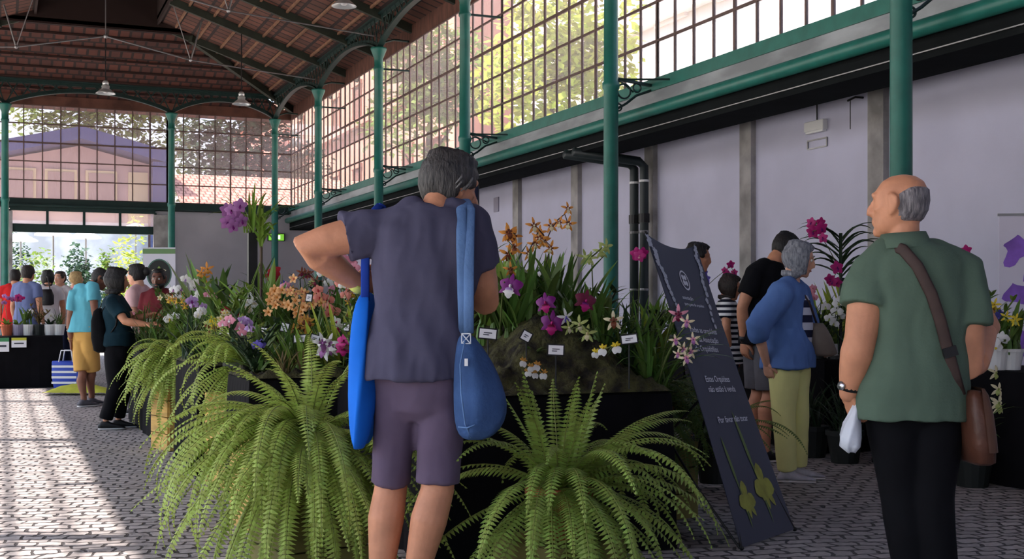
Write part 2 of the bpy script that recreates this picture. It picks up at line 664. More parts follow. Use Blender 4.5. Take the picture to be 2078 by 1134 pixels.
# column brackets to the glazing
bm_ = MB()
bm_.beam((0, 0, 5.6), (0.6, 0, 5.6), 0.03, 0.03)
bm_.tube([(0.02, 0, 5.95), (0.12, 0, 6.1), (0.3, 0, 6.16), (0.6, 0, 6.15)], 0.022, 6)
bm_.beam((0.05, 0, 3.8), (0.6, 0, 3.74), 0.05, 0.03)
bm_.tube([(0.08, 0, 3.45), (0.2, 0, 3.52), (0.33, 0, 3.62), (0.6, 0, 3.72)], 0.016, 6)
for cx_, cz_, rr in ((0.17, 3.66, 0.085), (0.34, 3.71, 0.05), (0.1, 3.47, 0.04)):
    bm_.tube([(cx_ + rr * math.cos(a), 0, cz_ + rr * math.sin(a)) for a in [k * PI / 8 for k in range(17)]], 0.011, 5, cap=False)
for s in (-1, 1):
    bm_.tube([(0.02, 0, 3.79), (0.2, 0.1 * s, 3.78), (0.58, 0.5 * s, 3.74)], 0.012, 5)
bme = bm_.mesh('iron_bracket', IRON_D, False)
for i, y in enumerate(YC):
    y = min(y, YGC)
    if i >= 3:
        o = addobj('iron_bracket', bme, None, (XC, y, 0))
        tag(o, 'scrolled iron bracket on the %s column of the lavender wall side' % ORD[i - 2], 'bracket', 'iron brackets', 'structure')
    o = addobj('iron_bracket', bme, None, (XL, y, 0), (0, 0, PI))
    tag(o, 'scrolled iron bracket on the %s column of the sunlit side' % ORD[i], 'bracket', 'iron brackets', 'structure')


# arched lattice girders between columns
def girder_mesh(L, n=18):
    mb = MB()
    zt = 6.58
    low = lambda t: 5.96 + 0.40 * math.sin(PI * t) ** 0.75
    for w_ in (0,):
        mb.beam((0, 0, zt), (L, 0, zt), 0.12, 0.04)
        mb.beam((0, 0, zt - 0.05), (L, 0, zt - 0.05), 0.02, 0.08)
    N = 28
    for k in range(N):
        a, b = k / N, (k + 1) / N
        mb.beam((a * L, 0, low(a)), (b * L, 0, low(b)), 0.11, 0.035)
        mb.beam((a * L, 0, low(a) + 0.05), (b * L, 0, low(b) + 0.05), 0.02, 0.07)
    for k in range(n):
        a, b = k / n, (k + 1) / n
        mb.beam((a * L, 0.01, low(a)), (b * L, 0.01, zt), 0.012, 0.03)
        mb.beam((a * L, -0.01, zt), (b * L, -0.01, low(b)), 0.012, 0.03)
    return mb


for i in range(len(YC) - 1):
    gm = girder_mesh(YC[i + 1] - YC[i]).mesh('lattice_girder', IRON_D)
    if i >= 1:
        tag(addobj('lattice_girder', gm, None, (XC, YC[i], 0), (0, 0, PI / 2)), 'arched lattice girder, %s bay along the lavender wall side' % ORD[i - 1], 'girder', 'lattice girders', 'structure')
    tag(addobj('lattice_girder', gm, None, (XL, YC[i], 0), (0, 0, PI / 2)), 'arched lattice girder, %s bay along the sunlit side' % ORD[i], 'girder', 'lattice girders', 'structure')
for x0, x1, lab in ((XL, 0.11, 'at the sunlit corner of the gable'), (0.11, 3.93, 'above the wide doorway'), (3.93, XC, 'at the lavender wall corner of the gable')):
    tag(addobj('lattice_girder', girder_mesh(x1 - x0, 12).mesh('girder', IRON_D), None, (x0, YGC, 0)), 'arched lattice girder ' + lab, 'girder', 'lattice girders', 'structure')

# roof
zr = lambda x: 6.64 + (XC - x) / 3.0
mb = MB()


def slab(pts, th, mi=0):
    n = len(pts)
    mb.add(list(pts) + [(x, y, z + th) for x, y, z in pts],
           [tuple(range(n)), tuple(range(2 * n - 1, n - 1, -1))] + [(i, i + n, (i + 1) % n + n, (i + 1) % n) for i in range(n)], mi)


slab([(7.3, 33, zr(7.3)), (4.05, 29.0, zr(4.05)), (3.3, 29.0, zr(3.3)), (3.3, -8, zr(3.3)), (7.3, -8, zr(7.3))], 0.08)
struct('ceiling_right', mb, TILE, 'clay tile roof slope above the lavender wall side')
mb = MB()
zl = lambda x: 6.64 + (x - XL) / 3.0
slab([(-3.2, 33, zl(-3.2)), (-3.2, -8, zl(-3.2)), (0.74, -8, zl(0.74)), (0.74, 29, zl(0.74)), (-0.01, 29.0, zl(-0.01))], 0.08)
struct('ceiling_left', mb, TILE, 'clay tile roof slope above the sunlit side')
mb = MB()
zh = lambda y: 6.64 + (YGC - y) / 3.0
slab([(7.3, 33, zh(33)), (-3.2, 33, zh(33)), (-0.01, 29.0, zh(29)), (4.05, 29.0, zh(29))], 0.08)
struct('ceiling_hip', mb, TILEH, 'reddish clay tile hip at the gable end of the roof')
mb = MB().b2((-0.05, 29.0, 7.42), (4.1, 29.05, 9.0)).b2((3.3, -8, 7.6), (3.35, 29.0, 9.0)).b2((0.69, -8, 7.6), (0.74, 29, 9.0)).b2((0.6, -8, 9.0), (3.5, 29.1, 9.06))
struct('ceiling_lantern', mb, mat('lantern_board', srgb(40, 24, 20), 0.85), 'dark boarded lantern along the roof ridge')
mb = MB().b2((-3.3, -8.1, 0), (8.4, -8.0, 9.0))  # unseen wall, added to cut the daylight from behind the camera
struct('light_block_wall', mb, WALLM, 'plastered gable wall at the near end of the hall')
ri = 0
for k in range(-4, 10):
    y = 7.72 + 2.375 * k
    if y > 30:
        break
    ri += 1
    o = MB().beam((7.4, y, zr(7.4) - 0.08), (3.32, y, zr(3.32) - 0.08), 0.09, 0.16).build('rafter', RAFT)
    tag(o, 'dark timber rafter on the lavender wall side, %s from the near end' % ORD[ri - 1], 'rafter', 'roof rafters', 'structure')
    o = MB().beam((-3.4, y, zl(-3.4) - 0.08), (0.7, y, zl(0.7) - 0.08), 0.09, 0.16).build('rafter', RAFT)
    tag(o, 'dark timber rafter on the sunlit side, %s from the near end' % ORD[ri - 1], 'rafter', 'roof rafters', 'structure')
for x0, x1, lab in ((7.4, 4.05, 'lavender wall'), (-3.36, -0.01, 'sunlit')):
    o = MB().beam((x0, 32.37, zh(32.37) - 0.09), (x1, 29.02, zh(29.02) - 0.09), 0.1, 0.2).build('rafter', RAFT)
    tag(o, 'dark diagonal hip rafter on the %s side' % lab, 'rafter', 'roof rafters', 'structure')
for k in range(6):
    x = 3.7 + 0.52 * k
    o = MB().b2((x - 0.02, -8, zr(x) - 0.05), (x + 0.02, min(29.2 + (x - 4.05), 31.4), zr(x) - 0.005)).build('purlin', PURL)
    tag(o, 'pale roof batten, %s down from the ridge lantern' % ORD[k], 'batten', 'roof battens', 'structure')
for k in range(6):
    y = 29.4 + 0.5 * k
    o = MB().b2((3.9 - (y - 29) - 3.8 + 0.1, y - 0.02, zh(y) - 0.05), (3.9 + (y - 29), y + 0.02, zh(y) - 0.005)).build('purlin', WOODD)
    tag(o, 'dark brown batten on the hip end, %s up from the lantern' % ORD[k], 'batten', 'hip battens', 'structure')
# tie rods of the trusses
for i in range(2, 8):
    y = YC[i]
    mb = MB()
    C0 = (2.02, y, 6.78)
    for s in (1, -1):
        N = (2.02 + 1.72 * s, y, 6.42)
        E = (2.02 + 4.4 * s, y, 6.2)
        mb.tube([E, N], 0.014, 6).tube([N, C0], 0.016, 6).tube([N, (2.02 + 1.95 * s, y, 7.25)], 0.02, 6).tube([N, (2.02 + 1.35 * s, y, 7.6)], 0.012, 6)
        mb.ball(N, 0.04, 8)
    mb.tube([C0, (2.02, y, 9.0)], 0.012, 6).ball(C0, 0.05, 8)
    o = mb.build('tie_rod', STEEL)
    tag(o, 'thin steel tie rods across the roof, %s truss from the near end' % ORD[i - 2], 'tie rod', 'roof tie rods', 'structure')

# pendant lamps
SHADE = mat('lamp_aluminium', srgb(215, 220, 220), 0.3, metal=0.5)


def pendant(loc, r, ztop, label):
    t = tag(empty('pendant_lamp', loc), label, 'lamp', 'bell shaped pendant lamps')
    MB().lathe([(0.02 * r, 0.9 * r), (0.35 * r, 0.88 * r), (0.42 * r, 0.75 * r), (0.38 * r, 0.55 * r), (0.62 * r, 0.35 * r), (0.97 * r, 0.05 * r), (r, 0), (0.94 * r, 0.02 * r), (0.58 * r, 0.3 * r), (0.1, 0.45 * r)], 20, cap=False).build('lamp_shade', SHADE, t, True)
    MB().lathe([(0.08 * r, 0.85 * r), (0.3 * r, 0.9 * r), (0.33 * r, 1.15 * r), (0.2 * r, 1.35 * r), (0.04 * r, 1.4 * r)], 14).build('housing', SHADE, t, True)
    MB().tube([(0, 0, 1.35 * r), (0, 0, ztop - loc[2])], 0.012, 6).build('cord', BLACKM, t)
    MB().ball((0, 0, 0.25 * r), (0.3 * r, 0.3 * r, 0.2 * r), 10).build('bulb', WHITE, t, True)


pendant((2.02, 26.8, P(204, 188, 25.4).z), 0.2, 6.76, 'bell shaped pendant lamp under the middle of the roof near the doorway')
pendant(P(490, 212, 26.5), 0.2, zr(P(490, 212, 26.5).x), 'bell shaped pendant lamp in front of the gable corner girder')
pendant(P(698, 13, 20.5), 0.21, zr(P(698, 13, 20.5).x), 'bell shaped pendant lamp cut by the top of the photo')

# rainwater pipes on the right wall
for dy, lab in ((0.0, 'nearer'), (0.28, 'farther')):
    y = 14.62 + dy
    t = tag(empty('rainwater_pipe', (8.0, y, 0)), 'dark green rainwater pipe on the wall, %s of the pair' % lab, 'pipe', 'rainwater pipes')
    MB().tube([(-1.05, 0, 3.2), (-0.08, 0, 3.12), (0, 0, 3.05), (0, 0, 2.8), (0, 0, 0.0)], 0.062, 10).build('pipe', DKGREY, t, True)
    for z in (2.86, 2.18, 1.4):
        MB().lathe([(0.066, z - 0.015), (0.07, z), (0.066, z + 0.015)], 12).build('clip', WHITE if z == 2.86 else STEEL, t)
    MB().lathe([(0.074, 2.3), (0.074, 2.42)], 12).build('collar', BLACKM, t)
# small wall fittings
p = P(1650, 256, 8.13 / (ST + CT * (1650 - 1039) / 2500))
t = tag(empty('emergency_light', (8.2, p.y, p.z)), 'small white emergency light box on the lavender wall', 'light')
MB().b2((-0.07, -0.17, -0.05), (0, 0.17, 0.06)).build('housing', WHITE, t, bevel=0.01)
MB().b2((-0.06, -0.15, -0.07), (-0.01, 0.15, -0.05)).build('diffuser', mat('diffuser', srgb(240, 240, 240), 0.3), t)
MB().tube([(-0.02, 0, 0.06), (-0.02, 0, 0.5)], 0.008, 6).build('cable', BLACKM, t)
p = P(1652, 288, 8.15 / (ST + CT * (1652 - 1039) / 2500))
mb = MB()
for a, b in (((-.17, -.06), (.17, -.06)), ((-.17, .03), (.17, .03)), ((-.17, -.06), (-.17, .03)), ((.17, -.06), (.17, .03))):
    mb.beam((8.19, p.y + a[0], p.z + a[1]), (8.19, p.y + b[0], p.z + b[1]), 0.014, 0.014)
tag(mb.build('sign_holder', STEEL), 'empty metal sign holder below the emergency light', 'sign holder')
p = P(1731, 228, 8.15 / (ST + CT * (1731 - 1039) / 2500))
mb = MB().tube([(8.2, p.y - .1, p.z + .14), (8.1, p.y - .1, p.z + .14), (8.1, p.y + .02, p.z + .12)], 0.012, 6).tube([(8.1, p.y - .02, p.z + .12), (8.1, p.y - .02, p.z - .18)], 0.005, 5)
tag(mb.build('wall_hook', BLACKM), 'thin wall hook with a hanging cord on the lavender wall', 'hook')
p = P(1003, 415, 8.15 / (ST + CT * (1003 - 1039) / 2500))
tag(MB().b2((8.18, p.y - .11, p.z - .13), (8.2, p.y + .11, p.z + .13)).build('wall_vent', mat('vent_grey', srgb(150, 145, 165), 0.6)), 'small grey vent plate beside the grey-haired man on the wall', 'vent')
# lit exit sign in the corner of the gable wall
pe = P(585, 475, 30.9)
t = tag(empty('exit_sign', (pe.x, 32.19, pe.z)), 'small lit green exit sign on the gable wall', 'exit sign')
MB().b2((-.22, -.05, -.1), (.22, 0, .1)).build('housing', BLACKM, t)
MB().b2((-.2, -.06, -.085), (.2, -.05, .085)).build('sign_face', mat('exit_green', srgb(120, 190, 60), 0.4, emit=0.5), t)
mb = MB().b2((-.06, -.066, -.03), (.0, -.06, .02)).b2((.0, -.066, -.05), (.10, -.06, .05)).ball((-.02, -.062, .045), (.022, .006, .022), 8)
mb.build('symbol', mat('exit_white', srgb(240, 255, 220), 0.4, emit=0.9), t)
# ---------------------------------------------------------------- outside the glazing
LEAFM = mat('tree_leaf', srgb(110, 135, 60), 0.6, isl=0.45, trans=0.35)
LEAFD = mat('tree_leaf_dark', srgb(58, 86, 62), 0.6, isl=0.45, trans=0.25)
LEAFY = mat('leaf_yellow', srgb(170, 185, 80), 0.6, isl=0.35, trans=0.4)
BARK = mat('bark', srgb(84, 68, 54), 0.9, 0.3, 6, 0.4, 20)


def crown(c, r, n, size, seed=1):
    R = random.Random(seed)
    mb = MB()
    blobs = [(Vector((R.uniform(-1, 1) * r[0] * .6, R.uniform(-1, 1) * r[1] * .6, R.uniform(-.7, .8) * r[2])), R.uniform(.3, .55)) for _ in range(14)]
    for _ in range(n):
        b, q = R.choice(blobs)
        d = Vector((R.gauss(0, 1), R.gauss(0, 1), R.gauss(0, 1))).normalized() * R.uniform(.75, 1.05) * q
        p = Vector(c) + b + Vector((d.x * r[0], d.y * r[1], d.z * r[2]))
        a, e = R.uniform(0, 2 * PI), R.uniform(-.6, .9)
        t = Vector((math.cos(a) * math.cos(e), math.sin(a) * math.cos(e), -math.sin(e)))
        s = t.cross(Vector((R.uniform(-.5, .5), R.uniform(-.5, .5), 1))).normalized()
        L = size * R.uniform(.7, 1.3)
        mb.add([p, p + t * L * .5 + s * L * .3, p + t * L, p + t * L * .5 - s * L * .3], [(0, 1, 2, 3)])
    return mb


def tree(x, y, h, r, lm, label, n=2600, size=.35, seed=1):
    t = tag(empty('tree', (x, y, 0)), label, 'tree', 'trees outside the hall')
    mb = MB().tube([(0, 0, 0), (.1, .05, h * .4), (0, .1, h * .75), (.1, 0, h)], [.22, .17, .12, .05], 8)
    for k in range(6):
        a = k * 1.1
        mb.tube([(0, .05, h * (.45 + .06 * k)), (math.cos(a) * r[0] * .4, math.sin(a) * r[1] * .4, h * (.6 + .06 * k))], [.07, .03], 5)
    mb.build('trunk', BARK, t, True)
    crown((0, 0, h), r, n, size, seed).build('crown', lm, t)


tree(12.9, 28.5, 7.0, (2.4, 3.0, 2.6), LEAFY, 'light green tree beyond the high glazing before the white facade', 4200, .3, 3)
tree(12.0, 35.5, 7.4, (2.0, 2.4, 2.2), LEAFM, 'olive green tree beyond the high glazing, farther of the two', 3000, .3, 4)
tree(-5.5, 62, 10.0, (5.0, 3, 4.2), LEAFD, 'dark green tree behind the blue roofed pavilion, at its left', 6500, .36, 5)
tree(5.5, 64, 9.8, (5, 3, 4.2), LEAFM, 'sunlit green tree behind the ridge of the blue roofed pavilion', 6500, .36, 6)
tree(11.0, 57, 8.6, (3.4, 2.5, 3.6), LEAFD, 'dark green tree behind the terracotta tiled roof', 6500, .36, 8)


def facade(name, x, y0, y1, z1, m, label, nw, rows, wm, ym=None):
    t = tag(empty(name, (x, y0, 0)), label, 'building')
    MB().b2((0, 0, 0), (6, y1 - y0, z1)).build('wall', m, t)
    st = (y1 - y0) / nw
    for k in range(nw):
        for z in rows:
            yc = (k + .5) * st
            f = MB().b2((-.08, yc - .75, z - .1), (.02, yc - .62, z + 1.95)).b2((-.08, yc + .62, z - .1), (.02, yc + .75, z + 1.95)).b2((-.12, yc - .85, z + 1.9), (.02, yc + .85, z + 2.1)).b2((-.12, yc - .85, z - .2), (.02, yc + .85, z - .05)).build('window', m, t)
            MB().b2((-.01, yc - .62, z), (.03, yc + .62, z + 1.9)).build('pane', wm, f)
    for z in (z1 - .5, z1 - 4.2):
        MB().b2((-.35, 0, z), (0, y1 - y0, z + .35)).build('cornice', m, t)
    return t


FACW = mat('white_render', (0.80, 0.76, 0.76), 0.9, 0.04, 1)
facade('town_house', 17.5, 12, 42, 13.5, FACW, 'long white town house beyond the high glazing', 9, (1.5, 5.6, 9.4), mat('shutter_grey', srgb(190, 186, 190), 0.6))
facade('brick_house', 16, 44, 92, 14, mat('pink_render', srgb(186, 140, 124), 0.9, 0.1, 1), 'long pink rendered house farther along the lane', 12, (2, 6, 10), mat('shutter_brown', srgb(120, 84, 74), 0.6))
# pavilion with a blue gable roof behind the far glazing
BLUE = mat('blue_metal_roof', srgb(58, 70, 118), 0.5, 0.05, 2)
t = tag(empty('pavilion', (2.7, 47, 0)), 'pavilion with a dark blue gable roof behind the far glazing', 'building')
MB().b2((-3.1, .6, 0), (2.4, .79, 4.3)).build('ground_floor', mat('pavilion_white', srgb(214, 218, 222), .9, .25, 1.2), t)
PK = mat('pavilion_wall', srgb(196, 170, 164), 0.9, 0.1, 1)
MB().loft([[(-2.9, y, 0), (2.75, y, 0), (2.75, y, 6.45), (0, y, 7.1), (-2.9, y, 6.45)] for y in (0.8, 7)]).build('wall', PK, t)
mb = MB()
for sx, ex in ((0, 3.05), (0, -3.2)):
    mb.loft([[(sx, y, 7.65), (sx, y, 7.2), (ex, y, 6.45), (ex, y, 6.9)] for y in (-.5, 7.5)])
mb.build('roof', BLUE, t)
MB().b2((2.45, -.45, 0), (2.95, .3, 6.5)).build('corner_post', BLUE, t)
for k in range(3):
    f = MB().b2((-2.6 + 1.4 * k, .68, 4.9), (-1.5 + 1.4 * k, .8, 6.2)).build('window', CREAM, t)
    MB().b2((-2.5 + 1.4 * k, .62, 5.0), (-1.6 + 1.4 * k, .69, 6.1)).build('pane', mat('pavilion_pane', srgb(176, 150, 140), 0.4), f)
MB().b2((1.7, .7, 3.2), (2.4, .8, 6.2)).build('door', CREAM, t)
# sunlit terracotta roof to the right
t = tag(empty('tiled_outbuilding', (6.2, 43.5, 0)), 'low outbuilding with a sunlit terracotta tile roof behind the far glazing', 'building')
MB().b2((0.2, 1.2, 0), (8.2, 6, 4.6)).build('wall', PK, t)
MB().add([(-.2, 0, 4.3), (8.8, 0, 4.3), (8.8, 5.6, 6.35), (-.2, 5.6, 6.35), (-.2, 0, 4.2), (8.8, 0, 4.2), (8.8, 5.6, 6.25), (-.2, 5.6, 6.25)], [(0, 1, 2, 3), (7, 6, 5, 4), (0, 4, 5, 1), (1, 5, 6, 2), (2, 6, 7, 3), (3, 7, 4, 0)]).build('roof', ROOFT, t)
# market beyond the doorway
CANV = mat('parasol_canvas', srgb(235, 235, 240), 0.8, trans=0.3)
for (px, py, d, r, lab) in ((108, 478, 38, .55, 'white market parasol seen through the doorway beside the conifer'), (42, 490, 41, .55, 'white market parasol in the doorway, leftmost'), (174, 484, 40.5, .5, 'white market parasol behind the teal conifer'), (275, 470, 43, .7, 'white market parasol behind the bamboo')):
    p = P(px, py, d)
    t = tag(empty('market_parasol', (p.x, p.y, 0)), lab, 'parasol', 'white market parasols')
    MB().lathe([(r, p.z), (r * .98, p.z + .05), (.05, p.z + .3), (.02, p.z + .28)], 8).build('canopy', CANV, t)
    MB().tube([(0, 0, 0), (0, 0, p.z + .29)], .03, 6).build('pole', STEEL, t)
for (px, d, h, r, m, lab, seed) in ((58, 36, 2.5, (.75, .8, 1.2), LEAFM, 'bushy green shrub left in the doorway', 11), (178, 38, 2.6, (.62, .6, 1.6), LEAFD, 'teal green conifer in the doorway', 12), (262, 35, 2.7, (.5, .5, 1.9), LEAFY, 'yellow green bamboo clump right in the doorway', 13), (118, 35, 1.6, (.8, .6, .7), LEAFD, 'dark shrub behind the parasols', 14), (30, 42, 3.3, (.6, .6, 1.5), LEAFD, 'dark shrub at the left post of the doorway', 16), (152, 42, 3.1, (.5, .6, 1.3), LEAFD, 'dark hedge shrub behind the conifer', 17), (222, 42, 2.9, (.5, .6, 1.3), LEAFM, 'green hedge shrub behind the bamboo', 18), (300, 44, 2.4, (.8, .7, 1.6), LEAFM, 'tall green shrub beside the bamboo', 15)):
    g = G(px, d)
    t = tag(empty('garden_shrub', g), lab, 'shrub', 'shrubs beyond the doorway')
    MB().tube([(0, 0, 0), (0, 0, h * .7)], [.06, .03], 6).build('stem', BARK, t)
    crown((0, 0, h * .62), r, 900, .16, seed).build('foliage', m, t)
# ---------------------------------------------------------------- display furniture
CLOTH = mat('black_cloth', srgb(16, 15, 18), 0.9, 0.2, 4, 0.15, 12, spec=0.1)
CRATE = mat('pale_crate_wood', srgb(196, 156, 84), 0.75, 0.25, 3, 0.1, 20, stretch=(1, 1, 8))
MOSS = mat('moss_bark', srgb(78, 76, 40), 0.95, 0, 14, 1.0, 40, c2=srgb(26, 20, 15))
TERRA = mat('terracotta_pot', srgb(178, 92, 60), 0.8, 0.15, 6)
POTW = mat('white_pot', srgb(220, 218, 216), 0.5)
POTL = mat('lavender_pot', srgb(150, 142, 165), 0.5)
POTD = mat('dark_pot', srgb(24, 30, 28), 0.6)
PAPER = mat('label_paper', srgb(238, 236, 238), 0.6)
INK = mat('label_ink', srgb(60, 60, 70), 0.7)


def drape(x0, x1, y0, y1, h, label, name='draped_plinth', cat='plinth', group=None):
    """a box-shaped stand under a cloth that hangs to the floor in soft folds"""
    t = tag(empty(name, ((x0 + x1) / 2, (y0 + y1) / 2, 0)), label, cat, group)
    hx, hy = (x1 - x0) / 2, (y1 - y0) / 2
    R = random.Random(int(x0 * 100 + y0 * 7))
    n = 88
    per = []
    for k in range(n):
        s = k / n * 4
        e, f = int(s), s % 1
        a, b = [((-1, -1), (1, -1)), ((1, -1), (1, 1)), ((1, 1), (-1, 1)), ((-1, 1), (-1, -1))][e]
        per.append((lerp(a[0], b[0], f), lerp(a[1], b[1], f)))
    ph = [R.uniform(0, 6.3) for _ in range(3)]
    rings = []
    for z, o in ((0.004, .018), (0.2, .014), (0.45, .01), (h - .08, .004), (h - .012, 0), (h, -.012)):
        rings.append([(px * (hx - .02 + o + .6 * o * math.sin(k * 1.1 + ph[0]) + .4 * o * math.sin(k * 2.3 + ph[1])), py * (hy - .02 + o + .6 * o * math.sin(k * 1.1 + ph[0]) + .4 * o * math.sin(k * 2.3 + ph[1])), z) for k, (px, py) in enumerate(per)])
    MB().loft(rings).build('cloth', CLOTH, t, False)
    return t


PL = [(1.75, 2.98, 5.12, 6.85, 'nearest black draped plinth under the mossy orchid mound'),
      (1.265, 2.98, 6.89, 7.62, 'black draped plinth behind the big left fern, second from the near end'),
      (1.80, 2.98, 7.66, 8.54, 'black draped plinth set back behind the fern in the first gap'),
      (1.24, 2.98, 8.58, 9.82, 'black draped plinth between the two fern gaps'),
      (1.80, 2.98, 9.86, 10.92, 'black draped plinth set back behind the farthest fern'),
      (1.22, 2.98, 10.96, 13.4, 'black draped plinth at the far end of the island')]
for q in PL:
    drape(*q[:4], .755, q[4], group='island plinths')


def sstep(a):
    a = max(0, min(1, a))
    return a * a * (3 - 2 * a)


def hm(x, y):
    q = [p for p in PL if p[2] - .03 <= y <= p[3] + .03] or [min(PL, key=lambda p: abs((p[2] + p[3]) / 2 - y))]
    x0, x1 = q[0][0], q[0][1]
    if y < 7.64:
        x0 = max(x0, 2.0)
    e = min((x - x0) / .5, (x1 - x) / .5, (y - 5.12) / .5, (13.4 - y) / .6)
    z = .765 + (.36 if y < 7.2 else lerp(.36, .2, sstep((y - 7.2) / .8))) * sstep(e) + .06 * noise.noise(Vector((x * 2.4, y * 2.4, 0)))
    return max(.758, z)


for i, (x0, x1, y0, y1, _) in enumerate(PL):
    mb = MB()
    nx, ny = max(8, int((x1 - x0) / .04)), max(8, int((y1 - y0) / .04))
    vs, fs = [], []
    for a in range(nx + 1):
        for b in range(ny + 1):
            x, y = lerp(x0 + .01, x1 - .01, a / nx), lerp(y0 + .005, y1 - .005, b / ny)
            z = hm(x, y) + .06 * noise.noise(Vector((x * 8, y * 8, 3))) + .045 * noise.noise(Vector((x * 22, y * 22, 5)))
            vs.append((x, y, max(.757, z)))
    for a in range(nx):
        for b in range(ny):
            k = a * (ny + 1) + b
            fs.append((k, k + ny + 1, k + ny + 2, k + 1))
    mb.add(vs, fs)
    rim = [k for k in range((nx + 1) * (ny + 1)) if k // (ny + 1) in (0, nx) or k % (ny + 1) in (0, ny)]
    for k in rim:
        mb.v[k] = (mb.v[k][0], mb.v[k][1], .756)
    o = mb.build('moss_mound', MOSS, None, True)
    tag(o, 'dark mossy bark mound on the plinth, %s from the near end' % ORD[i], 'moss mound', 'mossy mounds')


# ---------------------------------------------------------------- ferns
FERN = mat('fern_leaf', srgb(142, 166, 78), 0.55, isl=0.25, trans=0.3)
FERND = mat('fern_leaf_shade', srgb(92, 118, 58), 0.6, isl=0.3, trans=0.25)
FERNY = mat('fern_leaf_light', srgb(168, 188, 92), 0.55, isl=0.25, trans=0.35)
RACH = mat('fern_rib', srgb(120, 128, 60), 0.6)


def frond(mb, base, az, e0, L, droop, lmax, step, R):
    n = max(12, int(L / step))
    p = Vector(base)
    tw = R.uniform(-.5, .5)
    pts, e = [], e0
    az_ = az
    for i in range(n + 1):
        t = i / n
        e = e0 - droop * t ** 1.25
        az_ = az + tw * t * .5
        d = Vector((math.cos(az_) * math.cos(e), math.sin(az_) * math.cos(e), math.sin(e)))
        pts.append((p.copy(), d))
        p = p + d * (L / n)
    mb.tube([q[0] for q in pts[::3]], [.0035 * (1 - .7 * k / max(1, len(pts[::3]))) for k in range(len(pts[::3]))], 4, 1, False)
    roll = R.uniform(-.35, .35)
    for i in range(int(n * .06), n + 1):
        t = i / n
        q, d = pts[i]
        side = d.cross(Vector((0, 0, 1)))
        if side.length < .15:
            side = Vector((-math.sin(az_), math.cos(az_), 0))
        side.normalize()
        nn = side.cross(d)
        l = lmax * min(1, (t / .22) ** .7 + .25) * max(.06, (1 - t ** 2.4)) ** .75 * R.uniform(.88, 1.08)
        for s in (1, -1):
            sv = (side * s * math.cos(roll * s) + nn * math.sin(roll * s) * .6 + d * .28 - nn * .18).normalized()
            w = d * step * .43
            m = q + sv * l * .3
            mb.add([q - w * .5, m - w + nn * .002, q + sv * l - nn * l * .12, m + w + nn * .002, q + w * .5], [(0, 1, 2, 3, 4)])


def fern(loc, spec, label, lm, pot, crate_h=None, lmax=.045, step=.0155, seed=1, pr=.13, pz=.2, crate=None):
    """loc: crown point; spec: list of (count, az0, az1, e0 lo, e0 hi, L lo, L hi, droop lo, droop hi)"""
    R = random.Random(seed)
    t = tag(empty('boston_fern', (loc[0], loc[1], loc[2] - pz)), label, 'fern', 'ferns around the island')
    mb = MB()
    for (n, a0, a1, e0, e1, l0, l1, d0, d1) in spec:
        for k in range(n):
            az = math.radians(lerp(a0, a1, (k + R.uniform(.1, .9)) / n))
            frond(mb, (math.cos(az) * .04 + R.uniform(-.02, .02), math.sin(az) * .04, pz - .01), az, math.radians(R.uniform(e0, e1)), R.uniform(l0, l1), math.radians(R.uniform(d0, d1)), lmax * R.uniform(.85, 1.1), step, R)
    mb.build('foliage', [lm, RACH], t)
    MB().lathe([(pr * .72, 0), (pr * .95, pz * .82), (pr * 1.05, pz * .82), (pr * 1.05, pz), (pr * .9, pz), (pr * .88, pz - .03), (.01, pz - .02)], 20).build('pot', pot, t, False)
    h = loc[2] - pz
    if crate and h > .08:
        mb = MB()
        cx, s = (loc[0], loc[1]), .36
        sl = max(2, int(h / .11))
        for k in range(sl):
            z0, z1 = k * h / sl + .004, (k + 1) * h / sl - .004
            for sx, sy in ((0, -1), (0, 1), (-1, 0), (1, 0)):
                if sx == 0:
                    mb.b2((-s / 2, sy * s / 2 - .012, z0), (s / 2, sy * s / 2 + .012, z1))
                else:
                    mb.b2((sx * s / 2 - .012, -s / 2, z0), (sx * s / 2 + .012, s / 2, z1))
        mb.b2((-s / 2, -s / 2, h - .03), (s / 2, s / 2, h - .001))
        o = mb.build('wooden_crate', crate, None, loc=(cx[0], cx[1], 0), rot=(0, 0, .25))
        tag(o, 'slatted wooden crate under the ' + label.split(', right')[0], 'crate', 'fern crates')
    return t


OLIVE = mat('olive_crate_wood', srgb(120, 112, 62), 0.8, 0.25, 3, 0.1, 20)
c = P(628, 872, 5.3)
fern(c, [(26, 150, 240, 5, 45, .6, .95, 90, 130), (30, 200, 330, -45, 5, .5, .9, 35, 60), (34, 130, 300, 5, 50, .5, .95, 90, 145), (14, 60, 330, 50, 85, .34, .6, 40, 110), (12, 300, 440, 5, 50, .35, .55, 80, 130), (30, 170, 340, -45, 10, .5, .9, 40, 70)], 'big light green fern left of the slate T-shirt man', FERNY, TERRA, lmax=.058, seed=5, step=.0185, crate=OLIVE)
c = P(1135, 985, 4.85)
fern(c, [(26, 0, 360, 20, 65, .45, .8, 90, 150), (12, 0, 360, 66, 88, .38, .52, 8, 40), (18, 220, 400, 10, 55, .55, .85, 85, 135), (30, 180, 370, -45, 15, .45, .75, 40, 70), (2, 8, 20, 34, 42, .76, .82, 45, 60)], 'big green fern in front of the nearest plinth, right of the bare legs', FERN, TERRA, lmax=.056, seed=9, step=.0185, crate=OLIVE)
c = P(530, 860, 6.55)
mb = MB()
for k in range(4):
    mb.b2((-.17, -.18, k * .13 + .003), (.17, -.155, k * .13 + .127)).b2((-.17, .155, k * .13 + .003), (.17, .18, k * .13 + .127)).b2((-.18, -.18, k * .13 + .003), (-.155, .18, k * .13 + .127)).b2((.155, -.18, k * .13 + .003), (.18, .18, k * .13 + .127))
mb.b2((-.18, -.18, .5), (.18, .18, .52))
